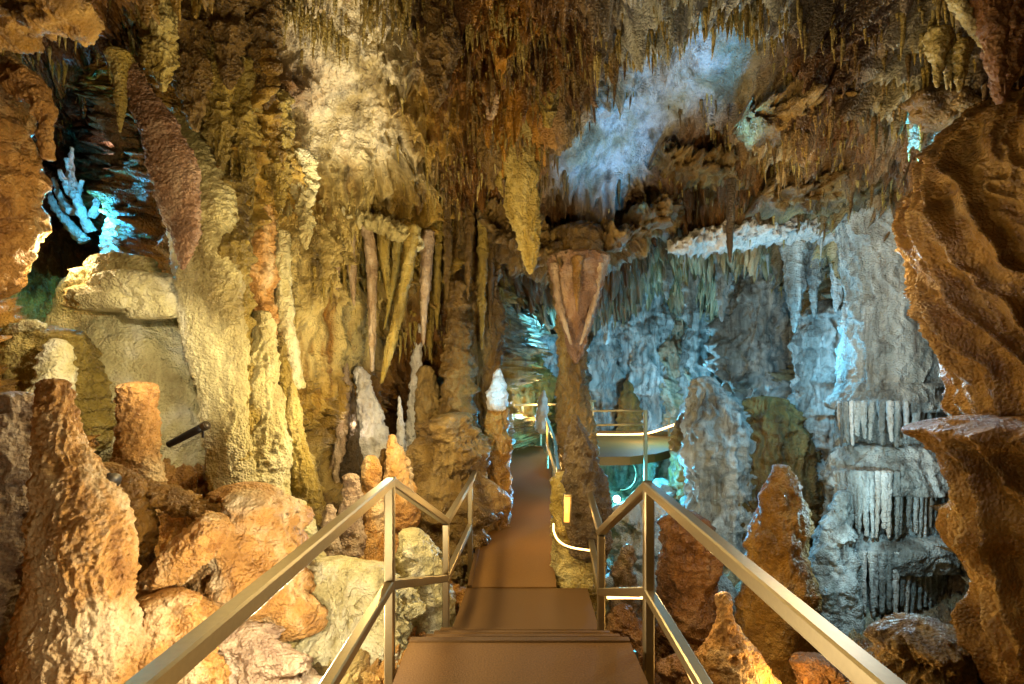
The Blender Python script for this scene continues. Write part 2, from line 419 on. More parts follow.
# stone colours of the different beds, blue light tinted into the ceiling hollows, by direction (pixel of the bed's middle)
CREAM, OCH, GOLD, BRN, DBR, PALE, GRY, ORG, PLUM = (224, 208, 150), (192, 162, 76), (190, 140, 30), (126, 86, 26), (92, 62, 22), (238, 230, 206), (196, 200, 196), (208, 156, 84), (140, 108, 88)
BLUELIT = (196, 208, 226)      # pale grey stone of the ceiling hollows with blue lamplight tinted in
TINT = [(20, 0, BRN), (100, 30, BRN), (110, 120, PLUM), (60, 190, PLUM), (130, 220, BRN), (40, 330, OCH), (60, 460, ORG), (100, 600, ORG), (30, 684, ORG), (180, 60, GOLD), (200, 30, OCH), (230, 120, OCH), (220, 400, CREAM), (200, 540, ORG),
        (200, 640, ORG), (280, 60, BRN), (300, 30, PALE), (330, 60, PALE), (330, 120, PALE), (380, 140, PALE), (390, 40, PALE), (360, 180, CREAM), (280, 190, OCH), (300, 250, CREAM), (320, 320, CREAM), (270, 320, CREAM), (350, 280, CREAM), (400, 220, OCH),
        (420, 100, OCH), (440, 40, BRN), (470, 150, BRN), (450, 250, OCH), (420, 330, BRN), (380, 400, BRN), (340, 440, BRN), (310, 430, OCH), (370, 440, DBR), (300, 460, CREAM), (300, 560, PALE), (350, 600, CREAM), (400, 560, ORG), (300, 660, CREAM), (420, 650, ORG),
        (480, 60, BRN), (500, 100, GOLD), (530, 130, GOLD), (520, 40, GOLD), (560, 60, BRN), (500, 220, BRN), (560, 210, BRN), (620, 210, BRN), (600, 140, BLUELIT), (620, 150, BLUELIT), (570, 140, BLUELIT), (650, 110, BLUELIT), (640, 60, BLUELIT), (700, 80, BLUELIT), (720, 40, BLUELIT), (760, 20, BLUELIT), (680, 30, BLUELIT),
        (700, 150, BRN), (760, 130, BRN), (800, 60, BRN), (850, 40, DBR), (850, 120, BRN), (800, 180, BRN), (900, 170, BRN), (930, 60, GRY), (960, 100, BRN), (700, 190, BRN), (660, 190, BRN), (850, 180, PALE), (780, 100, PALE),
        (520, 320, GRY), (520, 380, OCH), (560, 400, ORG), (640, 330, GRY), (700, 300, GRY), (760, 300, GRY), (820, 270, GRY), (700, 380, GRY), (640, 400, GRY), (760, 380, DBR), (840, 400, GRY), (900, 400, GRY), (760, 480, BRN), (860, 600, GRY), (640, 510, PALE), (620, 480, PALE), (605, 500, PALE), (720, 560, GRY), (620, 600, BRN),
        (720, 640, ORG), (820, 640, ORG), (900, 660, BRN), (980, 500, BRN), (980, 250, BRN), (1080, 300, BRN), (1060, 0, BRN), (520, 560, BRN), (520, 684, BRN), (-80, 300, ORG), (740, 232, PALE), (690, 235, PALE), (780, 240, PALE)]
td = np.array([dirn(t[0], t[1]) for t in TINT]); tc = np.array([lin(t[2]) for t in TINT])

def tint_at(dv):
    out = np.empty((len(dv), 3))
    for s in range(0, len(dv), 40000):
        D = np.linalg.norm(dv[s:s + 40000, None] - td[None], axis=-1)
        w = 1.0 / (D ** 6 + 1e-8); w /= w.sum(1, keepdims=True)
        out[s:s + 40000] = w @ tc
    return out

def lines(dense0, dense1, step, lo, hi, grow):
    mid = np.arange(dense0, dense1 + 1e-6, step)
    a, s, x = [], step, dense1
    while x < hi - 1e-6:
        s = min(s * grow, 4.0); x = min(x + s, hi); a.append(x)
    b, s, x = [], step, dense0
    while x > lo + 1e-6:
        s = min(s * grow, 4.0); x = max(x - s, lo); b.append(x)
    return np.array(b[::-1] + list(mid) + a)

def build_shell():
    az = np.radians(lines(-47, 47, 0.105, -180, 180, 1.15)); el = np.radians(lines(-33, 38, 0.105, -89.5, 89.5, 1.15))
    AZ, EL = np.meshgrid(az, el)
    dv = np.stack([np.sin(AZ) * np.cos(EL), np.cos(AZ) * np.cos(EL), np.sin(EL)], -1)
    shp = AZ.shape
    dvf = dv.reshape(-1, 3)
    # base range: evaluate on a thinned grid then interpolate
    sa, se = np.unique(np.r_[0:len(az):6, len(az) - 1]), np.unique(np.r_[0:len(el):6, len(el) - 1])
    rg = base_range(dv[np.ix_(se, sa)].reshape(-1, 3)).reshape(len(se), len(sa))
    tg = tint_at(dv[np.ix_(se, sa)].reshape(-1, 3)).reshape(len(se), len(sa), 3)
    def up(g):
        t = np.stack([np.interp(az, az[sa], g[k]) for k in range(len(se))])
        return np.stack([np.interp(el, el[se], t[:, j]) for j in range(len(az))], 1)
    rr = up(rg)
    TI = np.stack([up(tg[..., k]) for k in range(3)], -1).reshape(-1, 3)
    B = (dv * rr[..., None] + EYE)
    dU = np.gradient(B, axis=1); dV = np.gradient(B, axis=0)
    nrm = np.cross(dU, dV); nrm /= np.linalg.norm(nrm, axis=-1, keepdims=True) + 1e-12
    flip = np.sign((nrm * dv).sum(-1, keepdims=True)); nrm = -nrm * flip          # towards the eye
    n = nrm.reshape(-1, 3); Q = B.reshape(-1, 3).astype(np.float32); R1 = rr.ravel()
    px = CX + F * dvf[:, 0] / np.maximum(dvf[:, 1], 0.05); py = CY - F * dvf[:, 2] / np.maximum(dvf[:, 1], 0.05)
    down = sstep(0.05, 0.75, -n[:, 2])                       # how much the rock faces down
    upf = sstep(0.2, 0.8, n[:, 2])
    sc = (R1 / 6.0)                                          # coarser relief on the farther beds
    # regional character
    def bump2(x0, y0, rx, ry): return np.exp(-(((px - x0) / rx) ** 2 + ((py - y0) / ry) ** 2)) * (dvf[:, 1] > 0.1)
    smoothp = np.clip(bump2(340, 100, 55, 95) + 1.6 * bump2(585, 150, 40, 26) + 1.6 * bump2(635, 135, 45, 30) + 1.6 * bump2(690, 80, 45, 34) + 1.6 * bump2(745, 30, 60, 45) + bump2(210, 380, 60, 110) + bump2(310, 330, 50, 50), 0, 1)
    # 1 large lumps
    disp = 0.34 * fbm(Q * 0.75, 1, 3) * sc
    # 2 run-off flutes (vertical), strongest on walls
    w = np.stack([noise(Q * 1.1, 5), noise(Q * 1.1 + 9, 6), 0 * Q[:, 0]], 1)
    qf = (Q + 0.25 * w) * np.array([1, 1, 0.16], np.float32)
    wall = 1 - np.clip(upf, 0, 1)
    disp += (0.28 * ridged(qf * 2.4, 21, 2) + 0.15 * ridged(qf * 6.5, 23, 2)) * (1 + 0.5 * sstep(9, 13, R1)) * wall * (1 - 0.9 * smoothp) * np.sqrt(sc)
    # 3 knobbly coralloid crust
    wo, cid = worley(Q * 7.5 + 0.35 * np.stack([noise(Q * 6, 31), noise(Q * 6, 32), noise(Q * 6, 33)], 1) * 2, 41)
    patch = sstep(-0.15, 0.25, fbm(Q * 0.9, 51, 2))
    disp += 0.23 * (0.5 - wo) * (0.35 + patch) * (1 - 0.97 * smoothp)
    wo2, _ = worley(Q * np.array([18, 18, 9], np.float32), 43)
    disp += 0.075 * (0.5 - wo2) * (1 - 0.9 * smoothp)
    disp += 0.05 * fbm(Q * 9, 61, 3, 0.6) * (1 - 0.7 * smoothp)
    V = Q + n * disp[:, None]
    # 4 hanging drip teeth where the rock faces down
    for fr, ln, sd, pw in ((2.6, 0.42, 71, 2.2), (5.5, 0.26, 73, 2.0), (10.0, 0.15, 75, 1.7)):
        f1, ci = worley(np.stack([Q[:, 0] * fr, Q[:, 1] * fr * 0.8, 0 * Q[:, 0]], 1), sd, True)
        rl = ((ci >> np.uint32(7)) & np.uint32(255)) / 255.0
        tooth = np.clip(1 - f1 / 0.55, 0, 1) ** pw * (0.15 + rl ** 2)
        V[:, 2] -= tooth * ln * down * (1 - np.clip(1.1 * smoothp, 0, 1)) * np.sqrt(sc)
    # facets of paler crust
    G = V.reshape(shp + (3,))
    nel, naz = shp
    r = np.arange(nel - 1)[:, None]; c = np.arange(naz - 1)[None]
    Fq = np.stack([r * naz + c, (r + 1) * naz + c, (r + 1) * naz + c + 1, r * naz + c + 1], -1).reshape(-1, 4)
    fx = px[Fq].mean(1); fy = py[Fq].mean(1); front = dvf[:, 1][Fq].mean(1) > 0.25; felm = EL.ravel()[Fq].mean(1); fazm = AZ.ravel()[Fq].mean(1)
    nz = n[:, 2][Fq].mean(1)
    reg = np.zeros(len(Fq), int)    # 0 left 1 right 2 ceiling 3 floor 4 back
    reg[fazm > 0] = 1
    reg[front & (fx > 490) & (fx < 770) & (fy > 262)] = 4
    reg[front & (fx <= 490) & (fy > 0)] = 0
    ceil = (front & (fx >= 130) & (fy < 230 - 0.0 * fx) & ((fx > 420) | (fy < 130))) | (~front & (felm > 0.5))
    reg[ceil] = 2
    reg[(nz > 0.62) & (felm < -0.1) & ((fx > 490) | ~front)] = 3
    reg[felm < -0.75] = 3
    return V, Fq, reg, n, TI, px, py, dvf, down

SV, SF, SREG, SN, STI, SPX, SPY, SDV, SDOWN = build_shell()
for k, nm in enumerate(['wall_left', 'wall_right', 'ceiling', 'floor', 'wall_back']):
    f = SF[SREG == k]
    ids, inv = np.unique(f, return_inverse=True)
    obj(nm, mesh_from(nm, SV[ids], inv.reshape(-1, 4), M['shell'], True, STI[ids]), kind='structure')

# a light copy of the shell for asking where the rock is
_st = None
def rock_depth(px, py, default=8.0):
    """depth of the shell rock in the direction of a pixel (nearest vertex)"""
    m = np.argmin((SPX - px) ** 2 + (SPY - py) ** 2 + (SDV[:, 1] < 0.2) * 1e9)
    return float(SV[m, 1])
# ------------------------------------------------------------------ walkway, stair, railings, lamps
ZL = 0.0; ZW = -0.6                                      # landing and lower walkway levels
def zr(d): return ZW + 0.078 * max(d - 5.31, 0.0)        # the ramp climbs gently to the far end

ld = empty('landing', 'flat brown landing at the bottom edge of the picture, topmost of the stair', 'landing', (0.03, 2.0, ZL))
def sub(par, o): o.location = o.location - par.location; return o
sub(ld, prism('deck_slab', M['deck'], [(-0.64, -1.2), (0.70, -1.2), (0.71, 3.10), (-0.62, 3.10)], -0.14, 0.0, ld))
sub(ld, bar_obj('nosing', M['deckdark'], ld, (-0.62, 3.10, -0.005), (0.71, 3.10, -0.005), 0.05, 0.03))

st = empty('stair', 'short flight of brown steps between the landing and the lower walkway', 'stair', (0.05, 3.7, ZW))
for k in range(3):
    z = ZL - 0.155 * (k + 1) - 0.03; y0 = 3.12 + 0.36 * k; y1 = y0 + 0.40
    sub(st, prism('step', M['deck'] if k % 2 else M['deckdark'], [(-0.62, y0), (0.76, y0), (0.74, y1), (-0.58, y1)], z - 0.13, z, st))
    sub(st, bar_obj('step_nosing', M['deckdark'], st, (-0.59, y1, z - 0.01), (0.74, y1, z - 0.01), 0.04, 0.03))
for x in (-0.60, 0.75):
    sub(st, bar_obj('stringer', M['darksteel'], st, (x, 3.1, -0.16), (x * 0.97, 4.35, -0.68), 0.04, 0.16))

ww = empty('walkway', 'long narrow brown walkway leading from the stair to the far platform', 'walkway', (0.1, 7.5, ZW))
sub(ww, prism('deck_slab', M['deckdark'], [(-0.54, 4.16), (0.75, 4.16), (0.78, 5.31), (-0.47, 5.31)], ZW - 0.14, ZW, ww))
left = [(-0.44, 5.31), (-0.42, 6.25), (-0.30, 7.3), (-0.20, 8.2), (-0.16, 10), (-0.24, 12.1)]
right = [(0.70, 12.1), (0.79, 10), (0.66, 8.2), (0.56, 7.3), (0.50, 6.25), (0.46, 5.31)]
ol = left + right
sub(ww, prism('ramp_slab', M['deck'], ol, [zr(y) - 0.12 for x, y in ol], [zr(y) + 0.012 for x, y in ol], ww))
for a, b in list(zip(left[:-1], left[1:])):
    sub(ww, bar_obj('curb', M['deckdark'], ww, (a[0], a[1], zr(a[1])), (b[0], b[1], zr(b[1])), 0.05, 0.06))

def railing(name, label, posts, rails, mat, w=0.05, postw=None, group=None):
    """posts: (x, y, z0, z1); rails: (part name, [points])"""
    p0 = posts[0]
    e = empty(name, label, 'railing', (p0[0], p0[1], p0[2]), group)
    for x, y, z0, z1 in posts:
        V, Fq = bars([((x, y, z0), (x, y, z1), postw or w, postw or w)])
        obj('post', mesh_from('post', V - np.array(e.location), Fq, mat, False), e)
    for nm, pts in rails:
        segs = []
        for k in range(len(pts) - 1):
            a, b = np.array(pts[k], float), np.array(pts[k + 1], float)
            t = (b - a) / np.linalg.norm(b - a)
            segs.append((a - t * w * 0.3 if k else a, b + t * w * 0.3 if k < len(pts) - 2 else b, w, w))
        V, Fq = bars(segs)
        obj(nm, mesh_from(nm, V - np.array(e.location), Fq, mat, False), e)
    return e

xl0, xl1, xl2 = -0.748, -0.745, -0.565
lr = railing('railing', 'steel railing left of the landing and stair, by the pale rocks', [
        (xl1, 3.12, -0.3, 0.93), (xl2, 4.38, ZW - 0.1, ZW + 0.93), (-0.49, 6.0, ZW - 0.1, ZW + 0.93), (xl0 - 0.02, 0.2, -0.2, 0.93)],
    [('top_rail', [(xl0 - 0.03, -0.8, 0.95), (xl1, 3.14, 0.95), (xl2, 4.40, ZW + 0.95), (-0.49, 6.05, ZW + 0.95), (-0.47, 6.7, ZW + 0.97)]),
     ('mid_rail', [(xl0 - 0.03, -0.8, 0.33), (xl1, 3.12, 0.33)]),
     ('mid_rail', [(xl1, 3.12, 0.33), (xl2, 4.38, ZW + 0.47)]),
     ('mid_rail', [(xl2, 4.38, ZW + 0.47), (-0.49, 6.0, ZW + 0.45)])], M['steel'], 0.058)
xr0, xr1, xr2 = 0.752, 0.80, 0.71
rr_ = railing('railing', 'steel railing right of the landing and stair, with a glowing strip under it', [
        (xr1, 3.0, -0.7, 0.93), (xr2, 4.08, ZW - 0.3, ZW + 0.93), (xr0, 0.2, -0.2, 0.93)],
    [('top_rail', [(xr0, -0.8, 0.95), (xr1, 3.02, 0.95), (xr2, 4.10, ZW + 0.95), (0.83, 5.5, ZW + 0.95)]),
     ('mid_rail', [(xr0, -0.8, 0.33), (xr1, 3.0, 0.33)]),
     ('mid_rail', [(xr1, 3.0, 0.335), (xr2, 4.08, ZW + 0.48)]),
     ('mid_rail', [(xr2, 4.08, ZW + 0.48), (0.82, 5.3, ZW + 0.48)])], M['steel'], 0.058)

def strip(name, label, pts, r, mat='led', par=None):
    V, Fq = pipe_mesh(pts, r, 8)
    org = V[:-2].mean(0)
    if par: return obj(name, mesh_from(name, V - np.array(par.location), Fq, M[mat]), par, label)
    return obj(name, mesh_from(name, V - org, Fq, M[mat]), None, label, 'light strip', None, None, org)
strip('light_strip', 'glowing light strip on the rail between the right stair posts', [P(608, 597.5, 3.98), P(626, 597, 3.5), P(644, 597, 3.03)], 0.012)
strip('light_strip', 'curved glowing light strip around the foot of the rock column beside the walkway', [P(553.5, 524, 5.55), P(554, 532, 5.42), P(559, 541, 5.30), P(570, 547, 5.22), P(590, 550.5, 5.18)], 0.010)
strip('light_strip', 'glowing light strip low behind the right lower rail, near the nubbed stalagmite', [P(679, 656, 3.3), P(688, 672, 3.1), P(697, 690, 2.95)], 0.009)

# railing beside the far half of the walkway, right side
railing('railing', 'steel railing along the right side of the ramp beyond the rock column', [
        (0.575, 6.35, zr(6.3) - .05, zr(6.3) + 0.93), (0.69, 10.1, zr(10.1) - .05, zr(10.1) + .95)],
    [('top_rail', [(0.575, 6.30, zr(6.3) + 0.95), (0.68, 8.2, zr(8.2) + 0.96), (0.69, 10.2, zr(10.2) + 0.97)]),
     ('mid_rail', [(0.575, 6.30, zr(6.3) + 0.45), (0.68, 8.2, zr(8.2) + 0.46), (0.69, 10.2, zr(10.2) + 0.47)])], M['steel'], 0.05)
# railing across the far end
zf = zr(12.5)
def fx_(px, d): return (px - CX) / F * d
railing('railing', 'pale railing across the far end of the walkway, beside the blue-lit stalagmites', [
        (fx_(510, 12.0), 12.0, zf - .1, zf + .90), (fx_(522.5, 12.5), 12.5, zf - .1, zf + .92), (fx_(541, 12.8), 12.8, zf - .1, zf + .92)],
    [('top_rail', [(fx_(508, 11.8), 11.8, zf + .9), (fx_(514, 12.3), 12.3, zf + .94), (fx_(545, 12.6), 12.6, zf + .94), (fx_(563, 12.6), 12.6, zf + .94)]),
     ('mid_rail', [(fx_(508, 11.8), 11.8, zf + .42), (fx_(514, 12.3), 12.3, zf + .46), (fx_(545, 12.6), 12.6, zf + .46)])], M['steel'], 0.05)
railing('railing', 'short pale railing with one post standing right behind the rock column', [
        (fx_(592, 11.6), 11.6, zf - .15, P(592, 401, 11.6)[2])],
    [('top_rail', [P(578, 401, 11.6), P(596, 401, 11.6)])], M['steel'], 0.055)
# far platform
pf = empty('platform', 'round-ended brown platform with a lit rim over the blue hollow', 'platform', P(640, 446, 12))
def floorpt(px, py, z): d = F * (1.6 - z) / (py - CY); return ((px - CX) / F * d, d)
zp = P(640, 456, 9.6)[2]
olp = [floorpt(px, py, zp) for px, py in ((570, 457), (600, 457), (630, 456.5), (655, 454), (674, 449), (682, 443), (680, 437.5), (664, 435), (640, 434.5), (597, 434.5), (570, 434.5))]
sub(pf, prism('deck_slab', M['deck'], olp, zp - 0.16, zp, pf))
rim = [np.array([x, y, zp + 0.10]) for x, y in olp]
V, Fq = bars([(np.array([*olp[k], zp + 0.05]), np.array([*olp[k + 1], zp + 0.05]), 0.05, 0.10) for k in range(6, 10)])
obj('curb', mesh_from('curb', V - np.array(pf.location), Fq, M['deckdark'], False), pf)
dfar = olp[8][1] - 0.15
strip('light_strip', 'long glowing light strip along the back rim of the round platform',
      [P(597, 434.5, dfar), P(620, 434.8, dfar), P(642, 434, dfar), P(655, 431.5, dfar - .3), P(668, 427, dfar - .6), P(679, 424, dfar - .9), P(676, 432, dfar - 1.2), P(672.5, 441, dfar - 1.5)], 0.024)
railing('railing', 'thin blue-lit railing with one tall post in front of the round platform', [
        (fx_(645.5, 9.3), 9.3, P(645, 500, 9.3)[2], P(645, 410, 9.3)[2])],
    [('top_rail', [P(580, 411.5, 9.8), P(620, 410.5, 9.5), P(646.5, 411, 9.3)]),
     ('mid_rail', [P(588, 425.2, 9.7), P(645, 424.2, 9.3)])], M['steel'], 0.04, 0.062)
railing('railing', 'low yellow-lit rail between columns behind the platform', [
        (fx_(669, 12.6), 12.6, zp, P(669, 418.5, 12.6)[2]), (fx_(676, 12.6), 12.6, zp, P(676, 418.5, 12.6)[2])],
    [('top_rail', [P(664, 418.5, 12.6), P(679, 418.5, 12.6)])], M['steel'], 0.05)

# lamps
e = empty('wall_lamp', 'small yellow glowing box lamp fixed on the rock column beside the walkway', 'lamp', P(567, 510, 5.22))
V, Fq = bars([(P(567.5, 494, 5.22), P(566.5, 525, 5.22), 0.085, 0.06)]); obj('housing', mesh_from('housing', V - np.array(e.location), Fq, M['steel'], False), e)
V, Fq = bars([(P(567.5, 497, 5.18), P(566.6, 522, 5.18), 0.055, 0.02)]); obj('diffuser', mesh_from('diffuser', V - np.array(e.location), Fq, M['lamp'], False), e, 'glowing amber diffuser')
V, Fq = pipe_mesh([P(567.4, 507, 5.165), P(567.0, 514, 5.165)], 0.013, 10); obj('bulb', mesh_from('bulb', V - np.array(e.location), Fq, M['lampcore']), e, 'bright orange bulb')

def spotlight(label, c, aim, r, L, glow):
    c = np.array(c, float); t = np.array(aim, float) - c; t /= np.linalg.norm(t)
    e = empty('spotlight', label, 'spotlight', c)
    def add(nm, a, b, r0, r1, mat, lab=None):
        V, Fq = pipe_mesh([c + t * a, c + t * (a + b) / 2, c + t * b], [r0, (r0 + r1) / 2, r1], 20, 3)
        obj(nm, mesh_from(nm, V - c, Fq, mat), e, lab)
    add('housing', -L, 0, r * 0.8, r, M['black']); add('bezel', 0, L * 0.12, r * 1.12, r * 1.12, M['darksteel'])
    add('lens', L * 0.10, L * 0.14, r * 0.9, r * 0.9, glow, 'glowing lens' if glow is not M['darksteel'] else None)
    V, Fq = bars([(c + np.array([0, 0, -r * 2.6]), c + np.array([0, 0, -r]), r * 0.5, r * 0.5)]); obj('bracket', mesh_from('bracket', V - c, Fq, M['black'], False), e)
    return e
spotlight('small black spotlight tucked among the orange rocks left of the fallen column', P(112, 481, 3.05), P(140, 490, 3.0), 0.045, 0.10, M['darksteel'])
spotlight('long black tube spotlight lying on the smooth cream slope', P(203, 427, 4.35), P(240, 408, 4.3), 0.035, 0.36, M['darksteel'])
spotlight('bright white-blue spotlight in the hollow under the platform', P(617, 499, 9.4), P(600, 500, 8), 0.07, 0.2, M['spot'])
V, Fq = pipe_mesh([P(622 + 14 * math.cos(a) , 474 + 16 * math.sin(a), 10.6) for a in np.linspace(-1.2, 1.7, 9)], 0.012, 8)
org = V.mean(0); obj('cable', mesh_from('cable', V - org, Fq, M['steel']), None, 'thin looped cable hanging in the blue hollow under the platform', 'cable', None, None, org)
# ------------------------------------------------------------------ formations
FM = formation
# ---- left foreground
FM('stalagmite', 'tall leaning orange and white stalagmite in the left foreground, narrow at its top', 'stalagmite',
   [(66, 800, 160), (72, 690, 118), (76, 620, 104), (80, 570, 102), (77, 535, 90), (74, 490, 74), (62, 445, 46), (55, 400, 33), (54, 378, 24)], 3.0, M['orange'], ey=0.8, lump=(.07, .7), flute=(2, 11, 5), corn=(1.6, 7), fine=(1.6, 8))
FM('stalagmite', 'short fluted pinkish stump cut by the left edge, beside the tall leaning stalagmite', 'stalagmite',
   [(-4, 700, 84), (0, 600, 82), (2, 520, 74), (6, 450, 62), (12, 410, 46), (14, 391, 30)], 3.25, M['pink'], lump=(.08, .6), flute=(2.5, 12, 4), tier=(2.5, 26), fine=(1.2, 6))
FM('stalagmite', 'broken flat-topped orange stump standing on the cream slope', 'stalagmite',
   [(136, 520, 58), (136, 480, 46), (138, 440, 37), (139, 400, 34), (139.5, 381, 32)], 4.0, M['orange'], lump=(.05, .6), corn=(1.6, 6), fine=(1.4, 5))
FM('fallen_column', 'broken orange column lying diagonally behind the left railing', 'rock',
   [(120, 622, 36), (150, 592, 35), (185, 556, 36), (222, 520, 32)], 3.45, M['orange'], tilt=True, lump=(.05, .7), flute=(1.5, 10, 3), corn=(1.2, 6), fine=(1.2, 6), crag=(.16, .35))
FM('fallen_slab', 'thin curved brown slab lying under the flat-topped orange stump', 'rock',
   [(140, 484, 12), (165, 496, 20), (195, 508, 18), (222, 512, 8)], 3.7, M['amber'], tilt=True, ey=2.2, lump=(.1, .8), fine=(1.2, 6), crag=(.16, .35))
FM('boulder', 'lumpy orange boulder right of the broken diagonal column', 'rock',
   [(255, 640, 120), (252, 590, 118), (246, 545, 100), (240, 505, 76), (244, 482, 40)], 3.9, M['orange'], ey=0.7, lump=(.16, .5), corn=(3, 12), fine=(2, 8), crag=(.16, .35))
FM('boulder', 'rough orange boulder below the broken diagonal column', 'rock',
   [(165, 700, 110), (166, 650, 100), (170, 610, 70), (175, 588, 30)], 3.3, M['orange'], ey=0.7, lump=(.16, .5), corn=(3, 10), fine=(2, 8), crag=(.16, .35))
FM('boulder', 'shadowy orange-brown boulder between the leaning stalagmite and the flat-topped stump', 'rock',
   [(120, 600, 70), (118, 540, 66), (112, 490, 60), (100, 462, 40)], 3.55, M['amber'], ey=0.7, lump=(.12, .6), corn=(2, 9), fine=(1.6, 7), crag=(.16, .35))
FM('flowstone', 'broad smooth cream flowstone mound with a frilled crown on the left', 'flowstone',
   [(140, 560, 230), (142, 500, 186), (138, 440, 166), (130, 380, 152), (122, 325, 126), (120, 292, 106), (118, 266, 70)], 5.45, M['cream'], ey=0.75, lump=(.07, .5), fine=(1.0, 9))
for k, (px, py, w, h) in enumerate([(118, 268, 62, 20), (128, 283, 84, 18), (108, 296, 78, 16), (82, 284, 26, 22), (150, 300, 52, 20)]):
    FM('frill', None, None, [(px, py + h, w * .8), (px + 1, py + h * .4, w), (px, py - h * .4, w * .9), (px, py - h * .8, w * .3)], 4.75, M['cream'], parent=bpy.data.objects['flowstone'], ey=0.5, lump=(.12, .4), flute=(2.2, 8, 2), corn=(1.5, 6))
FM('flowstone', 'layered olive flowstone ledge with stubby fingers at the far left', 'flowstone',
   [(40, 460, 120), (42, 420, 124), (44, 380, 112), (36, 345, 90), (30, 322, 50)], 4.7, M['ochre'], ey=0.6, lump=(.1, .5), tier=(4, 15), flute=(1.5, 8, 2))
FM('stalagmite', 'small knobbly yellow stalagmite on the olive ledge', 'stalagmite', [(54, 400, 34), (54, 372, 30), (56, 350, 22), (56, 338, 12)], 4.3, M['cream'], lump=(.1, .6), tier=(3, 12))
FM('rock_finger', 'stubby pale rock finger pointing left over the olive ledge', 'rock', [(46, 327, 6), (30, 325, 12), (14, 329, 8)], 4.4, M['cream'], tilt=True, lump=(.15, .8))
FM('rock_outcrop', 'tall tan rock outcrop filling the upper left edge', 'rock',
   [(-36, 300, 90), (-24, 262, 88), (-14, 215, 84), (-12, 165, 80), (-10, 120, 74), (-6, 70, 52), (-10, 30, 34)], 4.25, M['orange'], ey=0.9, lump=(.10, .6), tier=(3, 34), fine=(1.4, 9), crag=(.16, .35))
FM('hooked_rock', 'pale bulging rock knob hooked out from the tan outcrop', 'rock', [(4, 72, 26), (22, 82, 28), (38, 96, 22), (44, 118, 16), (46, 138, 14), (48, 160, 10)], 4.1, M['orange'], tilt=True, lump=(.14, .6), crag=(.2, .6), fine=(1, 6))
FM('rock_slab', 'orange-edged rock slab overhanging the top left corner', 'rock',
   [(-60, 16, 60), (-10, 8, 50), (40, 6, 44), (70, 12, 40), (84, 22, 18)], 3.1, M['amber'], tilt=True, ey=1.6, lump=(.18, .5), fine=(1.6, 8), crag=(.16, .35))
# blue-lit corals
V_, F_, n_ = [], [], 0
ce = empty('coral_formation', 'branching blue-lit coral-like cluster in the upper left hollow', 'coral formation', P(75, 238, 6.2))
for k, pts in enumerate([[(60, 190), (62, 205), (66, 222), (78, 238)], [(72, 148), (71, 170), (74, 190), (82, 214), (92, 232)], [(60, 170), (66, 186), (74, 196)], [(82, 180), (78, 198), (84, 216)], [(48, 190), (56, 208), (70, 226), (84, 240)], [(97, 196), (96, 206), (92, 216)], [(66, 158), (70, 176), (78, 192)], [(54, 178), (60, 196), (72, 212)]]):
    q = [P(x, y, 6.2 + 0.12 * math.sin(k * 2 + j)) for j, (x, y) in enumerate(pts)]
    r = np.linspace(0.026, 0.065, len(q)) * (1.1 if k in (1, 4) else 0.9)
    V, Fq = pipe_mesh(q, r * .85, 12, 10)
    V = V + (0.018 * fbm(V * 14, k, 2))[:, None] * np.array([1, 1, .4])
    obj('branch', mesh_from('branch', V - np.array(ce.location), Fq, M['white']), ce)
FM('stalagmite', 'blue-lit knobbly white stub beside the branching coral-like cluster', 'stalagmite', [(116, 262, 26), (117, 236, 23), (119, 210, 20), (119, 194, 18), (120, 184, 12)], 5.9, M['white'], lump=(.14, .6), tier=(2, 14), corn=(1.5, 6))
# hanging blade and wedge
FM('stalactite', 'long pointed pinkish-brown blade stalactite hanging in front of the cream column on the left', 'stalactite',
   [(120, 60, 26), (138, 92, 40), (156, 130, 54), (170, 170, 50), (179, 205, 38), (184, 238, 22), (186, 266, 5)], 4.55, M['rust'], ey=0.5, lump=(.06, .5), corn=(1.3, 5), fine=(1.2, 5), hang=True) if False else None
def hang(name, label, pts, d, mat, group=None, **kw):
    """a hanging formation: its origin sits at its root"""
    o = FM(name, label, 'stalactite' if 'curtain' not in name and 'drap' not in name else 'curtain', pts, d, mat, group=group, **kw)
    me = o.data; co = np.empty(len(me.vertices) * 3, np.float32); me.vertices.foreach_get('co', co); co = co.reshape(-1, 3)
    top = co[:, 2].max(); co[:, 2] -= top; me.vertices.foreach_set('co', co.ravel()); me.update(); o.location.z += float(top)
    return o
hang('blade_stalactite', 'long pointed pinkish-brown blade stalactite hanging before the cream wedge on the left',
   [(118, 50, 20), (138, 88, 28), (160, 130, 42), (172, 165, 48), (179, 200, 43), (183, 232, 30), (184, 255, 15), (183, 270, 4)], 4.4, M['mauve'], ey=0.5, lump=(.05, .5), corn=(1.3, 5), fine=(1.2, 5))
hang('stalactite', 'small smooth ochre spike hanging left of the pinkish-brown blade', [(119, 50, 30), (121, 75, 15), (121, 105, 10), (120, 133, 2)], 4.35, M['ochre'], lump=(.05, .6), fine=(.6, 5))
FM('column', 'smooth cream wedge-shaped column narrowing downwards beside the flowstone mound', 'column',
   [(236, 520, 44), (230, 460, 44), (224, 400, 50), (215, 330, 60), (207, 270, 66), (200, 210, 66), (197, 150, 56, 5.0), (196, 70, 44, 5.7)], 4.75, M['cream'], ey=0.6, lump=(.05, .5), flute=(1.2, 14, 7), corn=(1.0, 6), fine=(1.0, 6))
FM('column', 'rough ochre rib running down the right edge of the cream wedge', 'column',
   [(246, 540, 32), (245, 470, 26), (243, 400, 24), (238, 320, 24), (232, 240, 32), (230, 150, 38, 5.2), (230, 60, 40, 5.9)], 4.85, M['ochre'], lump=(.14, .5), corn=(1.6, 6), flute=(2.4, 9, 7), fine=(1.2, 5))
